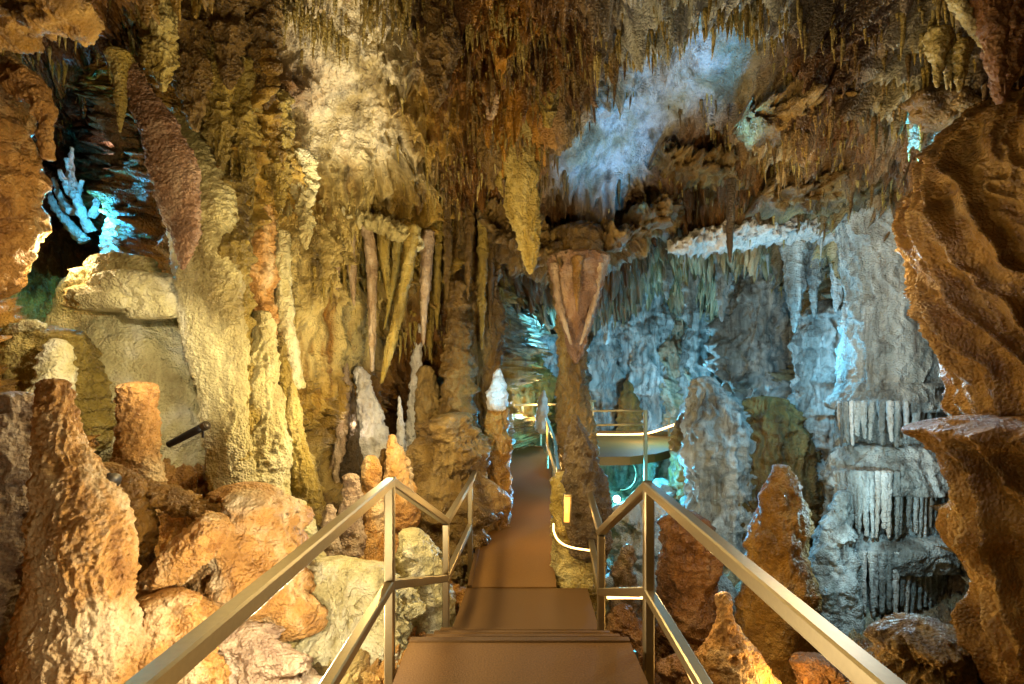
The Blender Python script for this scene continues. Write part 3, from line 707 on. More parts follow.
FM('column', 'orange column tapering upwards right of the cream wedge', 'column',
   [(258, 470, 38), (258, 400, 34), (257, 340, 36), (255, 290, 32), (254, 250, 32), (254, 190, 34, 5.5), (256, 120, 40, 6.1)], 5.25, M['orange'], lump=(.12, .5), corn=(1.0, 6), flute=(2.2, 9, 8), fine=(1.2, 6))
FM('column', 'white-crusted column in front of the orange one', 'column',
   [(272, 560, 52), (268, 500, 44), (266, 440, 38), (263, 390, 30), (262, 350, 24), (262, 310, 14)], 5.0, M['cream'], lump=(.1, .6), corn=(1.0, 6), flute=(2.0, 9, 8))
FM('stalagmite', 'slim yellowish leaning stalagmite right of the white-crusted column', 'stalagmite',
   [(316, 540, 34), (304, 480, 24), (294, 430, 18), (285, 380, 15), (277, 335, 12)], 5.2, M['ochre'], lump=(.08, 1), corn=(.6, 6), flute=(1.4, 8, 9))
FM('stalagmite', 'slim white ridge leaning against the yellow wall above the niche', 'stalagmite',
   [(296, 390, 14), (290, 350, 15), (284, 310, 16), (281, 270, 15), (283, 230, 12)], 5.5, M['cream'], lump=(.1, 1), flute=(1.4, 7, 9))
for k, (pts, d, m) in enumerate([
    ([(150, -30, 50), (156, 20, 38), (160, 60, 22), (162, 92, 4)], 4.4, 'ochre'), ([(186, -10, 46), (190, 50, 36), (194, 96, 22), (196, 132, 4)], 4.6, 'brown'),
    ([(214, 20, 40), (217, 80, 32), (220, 130, 20), (222, 170, 4)], 4.75, 'ochre'), ([(240, 60, 40), (243, 110, 32), (246, 150, 18), (247, 186, 4)], 4.9, 'ochre'),
    ([(222, -30, 46), (226, 20, 34), (229, 60, 18), (230, 90, 3)], 4.6, 'brown'), ([(256, -30, 44), (260, 20, 34), (264, 70, 20), (266, 110, 4)], 4.8, 'brown'),
    ([(272, 90, 34), (276, 140, 26), (279, 180, 14), (280, 215, 3)], 5.2, 'ochre'), ([(300, 150, 26), (303, 190, 20), (305, 220, 12), (306, 250, 3)], 5.5, 'cream'),
]):
    lab = ['first short ochre curtain from the overhanging corner slab', 'brown curtain just above the wedge-shaped column', 'ochre curtain above the rough rib', 'ochre curtain just above the orange column', 'short brown curtain high over the rough rib',
           'brown curtain beside the bright pale ceiling patch', 'ochre curtain under the lower end of the pale ceiling patch', 'cream curtain hanging at the start of the fringed ledge'][k]
    hang('curtain', lab, pts, d, M[m], ey=.7, lump=(.16, .5), flute=(3.4, 8, 7), corn=(1.6, 6), fine=(1.2, 5))
# curtains by the niche
for k, (pts, d, lab) in enumerate([
    ([(366, 222, 10), (371, 255, 9), (372, 300, 7), (372, 340, 6), (372, 372, 3)], 6.5, 'tall straight pink-tinted drape stalactite above the lit niche'),
    ([(414, 225, 13), (409, 262, 10), (401, 300, 9), (391, 345, 8), (381, 384, 3)], 6.4, 'long slanting drape stalactite leaning left down to the lit niche'),
    ([(351, 222, 9), (351, 250, 9), (353, 280, 6), (354, 306, 2)], 6.5, 'short straight drape left of the pink-tinted one'),
    ([(386, 222, 10), (384, 250, 10), (386, 275, 7), (389, 300, 3)], 6.6, 'short broad drape between the straight and the slanting drapes'),
    ([(338, 210, 7), (338, 240, 7), (337, 265, 5), (337, 290, 2)], 6.4, 'leftmost short drape on the yellow wall'),
    ([(398, 222, 10), (396, 262, 7), (390, 300, 4), (384, 330, 2)], 6.65, 'thin drape running along the slanting one'),
    ([(428, 230, 12), (426, 275, 10), (424, 310, 6), (423, 345, 2)], 6.9, 'brown drape right of the slanting drape'),
]):
    hang('drapery', lab, pts, d, M['ochre'] if k % 2 else M['pink'], ey=1.6, lump=(.03, 1.4), flute=(1.2, 5, 22), fine=(.25, 6))
FM('drip_ledge', 'pale fringed ledge along the top of the drapes on the yellow wall', 'rock', [(290, 142, 8), (304, 172, 12), (326, 204, 14), (355, 219, 15), (385, 226, 15), (412, 240, 12), (424, 248, 5)], 6.45, M['cream'], tilt=True, ey=1.6, lump=(.2, .5), flute=(2, 6, 1), fine=(1.4, 5), crag=(.25, .6))
# niche
FM('stalagmite', 'left bright white stalagmite glowing in the niche', 'stalagmite', [(346, 510, 34), (344, 460, 25), (341, 415, 19), (340, 392, 16), (343, 375, 10), (345, 362, 3)], 6.95, M['pink'], lump=(.12, .6), flute=(2.2, 6, 6))
FM('stalagmite', 'right bright pinkish-white stalagmite glowing in the niche', 'stalagmite', [(376, 520, 40), (373, 470, 30), (369, 425, 25), (366, 400, 21), (362, 382, 14), (359, 366, 4)], 7.05, M['white'], lump=(.14, .6), flute=(2.4, 6, 6))
FM('stalagmite', 'dark brown stalagmite between the two glowing ones in the niche', 'stalagmite', [(352, 520, 34), (352, 470, 18), (353, 430, 8), (353, 385, 2)], 6.8, M['dark'], lump=(.1, .6), flute=(1.2, 6, 5))
for pts, d, m, lab in [
    ([(374, 540, 28), (373, 500, 22), (372, 470, 18), (370, 455, 10)], 5.6, 'orange', 'round-tipped orange stalagmite behind the left railing corner'),
    ([(402, 530, 36), (400, 495, 32), (396, 465, 26), (393, 445, 12), (392, 434, 5)], 5.9, 'orange', 'pointed orange stalagmite right above the left railing corner'),
    ([(350, 560, 30), (351, 525, 24), (352, 495, 18), (351, 480, 14), (350, 473, 8)], 5.3, 'pink', 'pinkish blunt stalagmite left of the round-tipped one'),
    ([(331, 560, 20), (330, 535, 17), (329, 515, 13), (329, 504, 6)], 5.0, 'pink', 'short pale stalagmite, lowest of the row below the niche'),
    ([(383, 520, 14), (383, 490, 12), (384, 462, 10), (384, 448, 4)], 6.2, 'amber', 'thin brown stalagmite between the round-tipped and pointed orange ones'),
    ([(405, 510, 18), (402, 450, 10), (400, 415, 6), (399, 396, 2)], 7.2, 'white', 'thin white stalagmite right of the niche'),
    ([(418, 500, 26), (415, 420, 15), (417, 370, 12), (419, 340, 8), (420, 322, 3)], 7.6, 'white', 'tall white-faced stalagmite right of the slanting drape'),
    ([(433, 470, 32), (430, 430, 28), (428, 395, 24), (426, 365, 10)], 7.4, 'brown', 'broad brown stalagmite at the foot of the knobbed pillar'),
    ([(310, 600, 46), (305, 560, 38), (300, 525, 28), (298, 500, 12)], 4.6, 'cream', 'squat cream stalagmite below the slim leaning one'),
    ([(430, 640, 60), (424, 590, 56), (418, 555, 44), (412, 528, 20)], 4.9, 'cream', 'low pale mound behind the left stair post'),
]:
    FM('stalagmite', lab, 'stalagmite', pts, d, M[m], lump=(.09, .6), corn=(1.1, 6), flute=(.8, 8, 4), fine=(.8, 5))
FM('boulder', 'large grey-brown boulder slope left of the walkway', 'rock',
   [(446, 620, 90), (444, 570, 92), (444, 520, 88), (446, 475, 80), (450, 440, 64), (456, 412, 28)], 6.6, M['brown'], ey=0.8, lump=(.18, .45), flute=(1.5, 14, 1), corn=(2.2, 10), fine=(1.8, 8), crag=(.16, .35))
FM('boulder', 'pale cream rock heap under the left railing', 'rock',
   [(350, 720, 170), (348, 670, 150), (344, 620, 120), (338, 580, 80), (334, 558, 30)], 4.2, M['cream'], ey=0.7, lump=(.18, .4), corn=(4.5, 10), fine=(3, 8), crag=(.16, .35))
FM('boulder', 'pale rough rock heap at the bottom edge left of the railing', 'rock',
   [(262, 740, 150), (258, 690, 130), (250, 650, 90), (246, 625, 36)], 3.5, M['pink'], ey=0.7, lump=(.18, .4), corn=(4.5, 10), fine=(3, 8), crag=(.16, .35))
# ---- central-left column group
FM('column', 'large dark brown dripping column left of the walkway, reaching the ceiling', 'column',
   [(470, 560, 70), (472, 500, 62), (474, 430, 52), (474, 370, 48), (470, 310, 50), (466, 250, 60), (462, 190, 80), (456, 120, 110), (452, 40, 130)], 7.9, M['brown'], ey=0.7, lump=(.10, .5), flute=(3.6, 9, 9), corn=(1.2, 6))
FM('column', 'knobbly stacked pillar in front of the dark brown column', 'column',
   [(458, 440, 40), (458, 405, 34), (460, 375, 29), (458, 350, 28), (460, 328, 24), (458, 308, 18), (458, 280, 12)], 7.2, M['brown'], lump=(.14, .5), tier=(4, 17), corn=(1.4, 6))
FM('column', 'rust-brown pillar at the left edge of the walkway under the blue-lit cone', 'column',
   [(490, 570, 40), (493, 520, 34), (495, 470, 28), (496, 430, 22), (497, 404, 18)], 7.1, M['amber'], lump=(.1, .5), flute=(1.8, 8, 6), tier=(1.5, 20))
for k, (x, y0, y1, w, d) in enumerate([(437, 170, 330, 9, 7.3), (447, 180, 300, 8, 7.2), (482, 150, 350, 10, 7.4), (490, 190, 330, 8, 7.6), (430, 250, 360, 9, 7.4), (468, 190, 300, 8, 7.2)]):
    hang('stalactite', 'long thin brown stalactite streaming down the dark brown column', [(x, y0, w * 1.6), (x + 1, y0 * .6 + y1 * .4, w), (x, y0 * .25 + y1 * .75, w * .7), (x, y1, 2)], d, M['brown' if k % 2 else 'ochre'], group='thin stalactites on the dark brown column', lump=(.1, 1), flute=(.8, 5, 9))
FM('stalagmite', 'pale blue-white cone on top of the rust-brown pillar left of the walkway', 'stalagmite', [(497, 412, 22), (497, 398, 20), (498, 382, 13), (499, 368, 3)], 7.05, M['white'], lump=(.1, .6), corn=(1, 5))
FM('stalagmite', 'blue-lit white cone beside the far end railing', 'stalagmite', [(543, 434, 14), (542, 415, 12), (543, 400, 9), (544, 390, 3)], 11.2, M['white'], lump=(.1, .6), corn=(.8, 5))
FM('stalagmite', 'small blue-lit stalagmite at the left of the far end railing', 'stalagmite', [(509, 446, 12), (508, 430, 10), (509, 415, 7), (510, 400, 3)], 11.4, M['white'], lump=(.1, .6), corn=(.8, 5))
# ---- golden drips in the middle of the ceiling
for k, (pts, d, m, lab) in enumerate([
    ([(505, -30, 80), (508, 60, 70), (512, 130, 50), (520, 190, 36), (528, 240, 20), (530, 275, 4)], 6.4, 'ochre', 'large golden curtain stalactite in the middle of the ceiling'),
    ([(542, -30, 44), (545, 40, 36), (548, 90, 22), (548, 128, 4)], 5.9, 'ochre', 'short golden curtain right of the large golden one'),
    ([(575, -20, 34), (577, 40, 28), (579, 70, 16), (580, 105, 3)], 5.9, 'brown', 'dark pointed stalactite right of the short golden curtain'),
    ([(470, -20, 50), (474, 60, 46), (480, 110, 34), (490, 150, 18), (492, 190, 4)], 6.2, 'brown', 'ribbed brown curtain left of the large golden one'),
    ([(490, 50, 14), (491, 80, 13), (491, 104, 10), (491, 120, 4)], 5.7, 'pink', 'small pale pink stalactite against the ribbed brown curtain'),
    ([(440, -20, 44), (440, 40, 36), (438, 80, 22), (436, 112, 4)], 5.1, 'brown', 'dark brown curtain at the top, right of the pale ceiling patch'),
    ([(612, -20, 40), (612, 20, 30), (614, 50, 18), (614, 84, 3)], 5.6, 'brown', 'dark stalactite at the top, above the blue-lit hollow'),
]):
    hang('curtain', lab, pts, d, M[m], ey=.8, lump=(.08, .6), flute=(3.0, 8, 9), fine=(1, 5))
# ceiling ledges
def ledge(label, pts, d, m, **kw):
    kw = {**dict(lump=(.3, .6), flute=(3.0, 8, 1), fine=(2.0, 6), ey=2.4, crag=(.35, .7)), **kw}
    return FM('ceiling_ledge', label, 'rock ledge', pts, d, M[m], tilt=True, **kw)
ledge('arched brown ceiling ledge over the walkway, above the heart-shaped curtain', [(486, 214, 30), (505, 236, 34), (535, 252, 36), (570, 256, 38), (605, 246, 38), (640, 228, 34), (672, 206, 26)], 7.6, 'brown')
ledge('brown ledge edge right of the blue-lit ceiling patch', [(655, 152, 14), (690, 170, 20), (730, 172, 22), (770, 178, 20), (800, 190, 14)], 7.0, 'brown')
ledge('crusted brown ledge running up to the top right under the ceiling', [(742, 118, 16), (780, 118, 30), (825, 106, 34), (860, 84, 30), (884, 58, 18)], 5.4, 'brown')
ledge('long brown ledge over the blue-lit back wall on the right', [(760, 196, 18), (800, 196, 26), (840, 192, 28), (880, 180, 24), (912, 160, 16)], 6.6, 'brown')
ledge('pale ledge with blue light on it, high on the back wall', [(668, 250, 8), (695, 242, 14), (730, 238, 18), (765, 232, 18), (800, 230, 18), (840, 236, 16), (880, 240, 14)], 7.7, 'white', crag=(.12, .8), lump=(.22, .6))
if 0: ledge('narrow pale crest beside the upper blue-lit ceiling patch', [(648, 96, 8), (664, 82, 16), (690, 60, 18), (712, 34, 16), (730, 0, 14), (738, -20, 10)], 5.6, 'grey')
# ---- column beside the walkway
FM('column', 'tall dark rock column beside the walkway, from floor to ceiling', 'column',
   [(581, 640, 50), (580, 560, 46), (578, 490, 38), (576, 430, 31), (573, 390, 27), (572, 355, 23), (574, 318, 30), (577, 270, 52), (580, 225, 68)], 7.2, M['brown'], lump=(.08, .5), flute=(2.0, 9, 7), corn=(1.2, 6))
FM('rock_pedestal', 'orange-lit rough rock pedestal carrying the box lamp beside the walkway', 'rock',
   [(580, 660, 60), (580, 610, 55), (578, 570, 53), (578, 535, 51), (576, 505, 47), (572, 484, 36), (570, 470, 16)], 5.75, M['ochre'], ey=.75, lump=(.08, .4), corn=(2.2, 8), flute=(1.5, 9, 4), crag=(.16, .35))
FM('stalagmite', 'dark pointed spire standing in front of the rock column beside the walkway', 'stalagmite',
   [(590, 560, 40), (589, 520, 42), (585, 480, 38), (581, 452, 28), (577, 432, 15), (575, 414, 4)], 5.6, M['dark'], lump=(.1, .5), corn=(1.6, 7), flute=(1.4, 8, 5))
hang('curtain', 'heart-shaped pinkish curtain stalactite hanging over the walkway', [(578, 250, 62), (578, 280, 50), (577, 306, 38), (576, 328, 26), (576, 348, 14), (576, 364, 3)], 7.0, M['mauve'], ey=.8, lump=(.05, .5), flute=(2.0, 8, 7))
for x, y1, dx in [(557, 335, 12), (597, 330, -14)]:
    hang('curtain', ('left' if x < 570 else 'right') + ' pale rim strand of the heart-shaped curtain', [(x - dx * .2, 262, 8), (x, 285, 7), (x + dx * .4, 312, 6), (x + dx * 1.2, 345, 3)], 6.8, M['pink'], lump=(.1, 1), fine=(.5, 4))
hang('stalactite', 'amber stalactite hanging in the middle of the heart-shaped curtain', [(577, 255, 12), (577, 280, 8), (577, 312, 2)], 6.6, M['amber'], lump=(.08, 1))
# ---- far hall columns
for pts, d, m, lab in [
    ([(605, 450, 30), (604, 420, 24), (606, 380, 24), (608, 330, 20), (606, 280, 24), (604, 240, 36)], 14.4, 'grey', 'blue-lit slender column just right of the rock column'),
    ([(626, 440, 26), (625, 410, 22), (624, 360, 20), (624, 310, 22), (626, 250, 34)], 14.6, 'grey', 'slim blue-grey column, second right of the rock column'),
    ([(652, 440, 40), (652, 400, 36), (650, 350, 34), (650, 300, 34), (650, 240, 46)], 14.0, 'grey', 'broad blue-lit column above the platform post'),
    ([(676, 440, 44), (676, 410, 40), (674, 380, 36), (672, 350, 30), (672, 320, 16)], 13.9, 'pink', 'fringed pinkish-blue flowstone behind the platform'),
    ([(700, 430, 36), (700, 380, 32), (700, 320, 30), (702, 260, 40), (702, 230, 50)], 13.2, 'grey', 'blue-grey column right of the fringed flowstone'),
    ([(540, 400, 40), (538, 360, 44), (536, 320, 40), (536, 280, 46)], 15.0, 'grey', 'pale blue-lit flowstone far behind the end of the walkway'),
    ([(528, 420, 50), (526, 400, 46), (528, 375, 36), (528, 356, 16)], 14.2, 'ochre', 'ochre mound behind the far end railing'),
    ([(507, 440, 24), (506, 410, 22), (506, 370, 22), (504, 330, 20), (504, 280, 26)], 13.2, 'ochre', 'ochre column behind the blue-lit cone'),
]:
    FM('column' if 'column' in lab else 'flowstone', lab, 'column' if 'column' in lab else 'flowstone', pts, d, M[m], lump=(.16, .6), flute=(4.2, 6, 8), tier=(3, 24), corn=(1.0, 5))
FM('stalagmite', 'orange-lit stalagmite standing behind the round platform', 'stalagmite', [(631, 445, 26), (631, 425, 24), (629, 405, 20), (628, 388, 10), (627, 380, 4)], 13.6, M['amber'], lump=(.1, .6), corn=(1, 5))
FM('rock_pillar', 'orange-brown rock pillar where the platform rim ends', 'rock', [(686, 500, 30), (686, 470, 28), (686, 445, 26), (688, 425, 22), (690, 412, 12)], 9.6, M['amber'], lump=(.12, .5), flute=(1.6, 8, 5), crag=(.16, .35))
# ---- right-middle
FM('flowstone', 'pale grey rounded flowstone right of the platform', 'flowstone',
   [(726, 560, 92), (724, 520, 86), (721, 480, 76), (717, 445, 64), (712, 415, 50), (707, 392, 32), (705, 376, 12)], 8.7, M['grey'], lump=(.12, .5), flute=(2.6, 9, 6), corn=(1.6, 7), tier=(2.5, 30))
FM('column', 'massive dark blue-grey column in the back right', 'column',
   [(772, 480, 92), (772, 430, 84), (770, 390, 88), (766, 350, 74), (762, 310, 70), (760, 262, 74), (760, 215, 96)], 10.4, M['grey'], ey=.8, lump=(.2, .45), flute=(4.2, 8, 5), tier=(5, 28), corn=(2.4, 8))
FM('flowstone', 'brown fluted flowstone apron below the massive dark column', 'flowstone',
   [(778, 620, 120), (776, 550, 108), (774, 510, 98), (772, 470, 90), (770, 440, 76), (768, 412, 50), (766, 396, 24)], 8.5, M['brown'], ey=.7, lump=(.06, .5), flute=(5.0, 8, 10), tier=(4.5, 36))
FM('flowstone', 'tiered teal-lit flowstone hanging left of the big pale column', 'flowstone',
   [(830, 540, 50), (830, 500, 56), (828, 460, 54), (826, 420, 50), (826, 380, 48), (826, 345, 46), (826, 315, 34), (828, 300, 16)], 8.4, M['grey'], lump=(.12, .5), flute=(4.2, 7, 8), tier=(6, 32))
hang('stalactite', 'thick pale tapering stalactite hanging left of the big pale column', [(795, 240, 26), (795, 262, 20), (795, 290, 15), (795, 314, 9), (794, 333, 2)], 7.9, M['grey'], lump=(.04, .8), flute=(1.4, 6, 12))
hang('stalactite', 'long dark stalactite hanging alone before the blue-lit ledge', [(731, 178, 10), (731, 205, 8), (730, 235, 7), (730, 263, 2)], 6.4, M['dark'], lump=(.05, 1), fine=(.5, 4))
for pts, d, m, lab in [
    ([(815, 238, 18), (815, 265, 14), (814, 290, 8), (814, 318, 2)], 7.9, 'grey', 'slim blue-lit stalactite right of the thick pale one'),
    ([(842, 235, 22), (840, 262, 18), (838, 290, 10), (836, 312, 2)], 7.8, 'grey', 'ragged blue-lit stalactite beside the big pale column'),
    ([(779, 240, 16), (779, 262, 12), (779, 285, 2)], 8.2, 'dark', 'short dark stalactite left of the thick pale one'),
    ([(642, 250, 20), (641, 285, 14), (640, 320, 3)], 11.5, 'grey', 'pale stalactite above the broad blue-lit column'),
    ([(610, 262, 22), (608, 290, 16), (607, 318, 10), (606, 345, 3)], 11.8, 'grey', 'pale stalactite above the slender blue-lit column'),
    ([(690, 244, 20), (690, 275, 15), (690, 305, 8), (690, 330, 2)], 10.8, 'grey', 'blue-lit stalactite left of the massive dark column'),
    ([(668, 240, 16), (668, 270, 12), (667, 300, 2)], 11.0, 'grey', 'short blue-lit stalactite between the far columns'),
    ([(724, 244, 18), (724, 275, 14), (722, 300, 9), (722, 322, 2)], 10.0, 'grey', 'blue-lit stalactite before the massive dark column'),
]:
    hang('stalactite', lab, pts, d, M[m], lump=(.07, .8), flute=(1.4, 6, 8))
# the big pale column: shaft, tiers and organ pipes
bc = empty('flowstone_column', 'big pale teal-lit flowstone column with rows of organ pipes on the right', 'column', P(890, 640, 6.9))
def part(name, pts, d, m, **kw): return FM(name, None, None, pts, d, M[m], parent=bc, **kw)
part('shaft', [(890, 680, 110), (888, 600, 96), (888, 520, 92), (889, 450, 96), (891, 400, 90), (894, 330, 92), (894, 270, 90), (890, 225, 98), (888, 190, 116)], 7.0, 'grey', ey=.8, lump=(.03, .5), flute=(3.2, 12, 16), fine=(.8, 5))
part('tier', [(890, 412, 104), (890, 404, 108), (890, 392, 94), (890, 380, 80)], 6.95, 'grey', ey=.8, lump=(.05, .3), flute=(2, 9, 3))
part('tier', [(894, 490, 112), (893, 472, 116), (892, 456, 106), (890, 440, 84)], 6.85, 'grey', ey=.8, lump=(.06, .3), flute=(2.4, 9, 4))
part('tier', [(893, 562, 112), (893, 550, 120), (893, 540, 116), (893, 526, 92)], 6.8, 'grey', ey=.8, lump=(.06, .3), flute=(2, 9, 3))
rp = random.Random(3)
for row, (y0, y1, n, rad) in enumerate([(470, 536, 25, 54), (550, 614, 25, 54), (400, 444, 17, 50)]):
    for k in range(n):
        a = math.pi * (1.04 + 0.90 * k / (n - 1)) + rp.uniform(-.03, .03)
        x = 891 + rad * math.cos(a); dd = 6.85 + rad * .8 / F * 6.85 * math.sin(a)
        w_ = rp.uniform(4.0, 6.6); yy = y1 + rp.uniform(-8, 5)
        part('pipe', [(x, y0, w_ * 1.3), (x + rp.uniform(-1, 1), (y0 + yy) / 2, w_), (x + rp.uniform(-2, 2), yy, w_ * .55)], dd, 'white' if rp.random() < .3 else 'grey', lump=(.1, 1), fine=(.5, 4), res=.8)
FM('flowstone', 'lumpy teal-lit flowstone foot at the left of the big pale column', 'flowstone',
   [(836, 680, 66), (832, 620, 52), (832, 580, 44), (836, 545, 34), (841, 510, 20), (844, 490, 8)], 6.45, M['grey'], lump=(.12, .5), corn=(2.4, 9), tier=(2, 24))
FM('stalagmite', 'large brown conical stalagmite right of the right railing corner', 'stalagmite',
   [(778, 720, 84), (778, 650, 74), (778, 590, 64), (780, 545, 54), (783, 510, 42), (784, 482, 28), (780, 464, 12)], 5.6, M['amber'], ey=.9, lump=(.09, .5), flute=(1.4, 12, 5), fine=(1.2, 7))
FM('stalagmite', 'small orange stalagmite with a finger-like nub at the bottom right of the walkway', 'stalagmite',
   [(730, 760, 100), (730, 700, 84), (730, 668, 66), (729, 645, 46), (726, 628, 24), (724, 614, 15), (724, 600, 15), (724, 592, 9)], 4.3, M['orange'], lump=(.07, .5), corn=(1.4, 7), fine=(1.2, 7))
FM('stalagmite', 'low orange knob at the bottom edge right of the nubbed stalagmite', 'stalagmite', [(766, 740, 44), (765, 700, 36), (764, 680, 26), (763, 664, 10)], 4.2, M['orange'], lump=(.1, .5), corn=(1.4, 7))
FM('rock_pillar', 'blocky dark red-brown rock behind the right railing post', 'rock',
   [(690, 700, 66), (689, 640, 60), (688, 590, 56), (686, 545, 52), (684, 522, 44), (682, 510, 24)], 5.9, M['rust'], lump=(.09, .5), tier=(2, 16), corn=(1.4, 7), crag=(.16, .35))
FM('stalagmite', 'small pinkish figure-like stalagmite behind the right stair rail', 'stalagmite',
   [(624, 640, 34), (623, 610, 26), (624, 585, 24), (622, 570, 22), (626, 560, 15), (628, 550, 15), (629, 544, 8)], 6.4, M['pink'], lump=(.14, .5), corn=(1.2, 6))
FM('stalagmite', 'brown lump low under the glowing rail strip', 'stalagmite', [(626, 700, 60), (626, 650, 50), (624, 620, 36), (622, 604, 14)], 5.6, M['rust'], lump=(.14, .5), corn=(1.4, 6))
FM('boulder', 'brightly lit white rocks under the platform, beyond the right stair rail', 'rock', [(640, 600, 70), (640, 565, 64), (640, 535, 56), (642, 512, 42), (644, 498, 16)], 8.2, M['white'], ey=.7, lump=(.2, .4), corn=(2.4, 8), crag=(.16, .35))
FM('boulder', 'blue-grey rock beside the spotlight under the platform', 'rock', [(665, 540, 40), (664, 510, 34), (664, 490, 26), (664, 478, 10)], 9.8, M['grey'], lump=(.16, .5), corn=(1.6, 7), crag=(.16, .35))
FM('rock_pillar', 'slim brown rock under the right end of the platform', 'rock', [(650, 520, 12), (650, 495, 11), (652, 475, 12), (654, 458, 16)], 10.6, M['dark'], lump=(.14, .6), crag=(.16, .35))
FM('rock_pillar', 'blue-lit prop of rock beneath the right end of the platform', 'rock', [(668, 510, 20), (668, 485, 18), (668, 465, 20), (666, 452, 22)], 10.9, M['grey'], lump=(.14, .6), crag=(.16, .35))
for pts, d, m, lab in [
    ([(712, 640, 60), (712, 605, 50), (710, 575, 36), (708, 560, 14)], 6.8, 'grey', 'pale blue-lit rock between the dark red-brown block and the brown cone'),
    ([(706, 720, 70), (700, 690, 56), (694, 668, 40), (690, 652, 14)], 4.6, 'rust', 'dark brown rock behind the lower right rail'),
    ([(830, 730, 70), (826, 690, 56), (820, 670, 40), (814, 655, 14)], 4.3, 'rust', 'dark crusted rock at the bottom edge under the right handrail'),
]:
    FM('boulder', lab, 'rock', pts, d, M[m], ey=.9, lump=(.16, .5), corn=(2, 8), flute=(1, 9, 3), crag=(.16, .35))
FM('boulder', 'brown rock slab with frilled left edge in the bottom right', 'rock',
   [(945, 780, 180), (940, 710, 170), (935, 672, 144), (928, 645, 112), (922, 628, 76), (920, 618, 40)], 3.9, M['brown'], ey=.8, lump=(.16, .5), flute=(5, 12, 5), tier=(3, 40), crag=(.16, .35))
# ---- near right mass
def edge(rows, far=1150): return [((l + 14 + far) / 2, y, far - l - 14) for y, l in rows]
FM('flowstone', 'huge orange-brown fluted flowstone overhanging from the right edge', 'flowstone',
   edge([(440, 975), (418, 962), (390, 958), (350, 950), (310, 940), (275, 926), (240, 912), (210, 912), (170, 925), (130, 945), (105, 972), (92, 1010)]), 3.7, M['amber'], ey=.8, lump=(.018, .5), flute=(15.0, 40, 14), fine=(.9, 14), shear=0.5)
FM('flowstone', 'dark orange-brown fluted flowstone at the lower right edge, below the huge one', 'flowstone',
   edge([(800, 988), (740, 984), (684, 978), (630, 974), (570, 968), (520, 962), (470, 952), (444, 938), (432, 928), (420, 960), (412, 1000)]), 3.5, M['amber'], ey=.8, lump=(.02, .4), flute=(16, 40, 9), tier=(8, 110), fine=(1.0, 14), shear=0.3)
for pts, d, m, lab in [
    ([(984, -30, 40), (992, 20, 24), (997, 60, 14), (1002, 100, 4)], 2.9, 'rust', 'long pink-brown stalactite in the top right corner'),
    ([(1010, -20, 44), (1008, 30, 38), (1004, 70, 24), (1000, 104, 6)], 3.1, 'rust', 'broad rust-red drape at the top right edge'),
    ([(952, -20, 18), (966, 14, 12), (978, 36, 8), (988, 54, 3)], 2.95, 'cream', 'slanting cream strand near the top right corner'),
    ([(938, 30, 26), (938, 55, 14), (937, 88, 3)], 3.2, 'ochre', 'small ochre stalactite left of the top right corner group'),
    ([(962, 40, 20), (960, 66, 12), (960, 92, 3)], 3.15, 'ochre', 'ochre stalactite before the pale blue patch in the top right'),
    ([(948, 45, 10), (948, 70, 6), (947, 90, 2)], 3.2, 'cream', 'thin cream stalactite between the two small ochre ones'),
]:
    hang('stalactite', lab, pts, d, M[m], lump=(.08, .8), flute=(1.4, 8, 8))
FM('boulder', 'rounded brown rock bulging from the ceiling by the huge flowstone', 'rock', [(950, 128, 30), (945, 115, 56), (940, 100, 58), (938, 88, 30)], 4.3, M['brown'], ey=.8, lump=(.12, .5), fine=(1.2, 7), crag=(.16, .35))

# ------------------------------------------------------------------ fringes of small stalactites
rs = np.random.default_rng(5)
front = (SDV[:, 1] > 0.4) & (SPX > -30) & (SPX < 1054) & (SPY > -60) & (SPY < 330)
cand = np.nonzero(front & (SDOWN > 0.12))[0]
keyn = fbm(SV[cand] * 1.3, 91, 2)
pale_ = np.exp(-(((SPX[cand] - 340) / 60) ** 2 + ((SPY[cand] - 110) / 75) ** 2)) + np.exp(-(((SPX[cand] - 612) / 62) ** 2 + ((SPY[cand] - 140) / 34) ** 2)) + np.exp(-(((SPX[cand] - 710) / 75) ** 2 + ((SPY[cand] - 55) / 45) ** 2))
wgt = np.clip(keyn + 0.35, 0.02, 1) * SDOWN[cand] * np.clip(1 - pale_ * 2.2, 0, 1); wgt /= wgt.sum()
pick = rs.choice(cand, 5200, replace=False, p=wgt)
def cone_arrays(root, length, r, seed, seg=7, rings=7):
    t = np.linspace(0, 1, rings); a = np.linspace(0, 2 * math.pi, seg + 1)[:-1]
    rad = r * (1 - t) ** 0.75 * (1 + 0.18 * np.sin(t * 9 + seed)) + 0.0015
    V = np.zeros((rings, seg, 3)); V[..., 0] = rad[:, None] * np.cos(a) + 0.06 * length * np.sin(seed + 2 * t)[:, None] * t[:, None]
    V[..., 1] = rad[:, None] * np.sin(a); V[..., 2] = -(t * length)[:, None]
    return V
tipr = rs.random(len(pick))
length = 0.05 + 0.34 * tipr ** 3.2
size_px = length / SV[pick, 1]
order = np.argsort(-size_px)
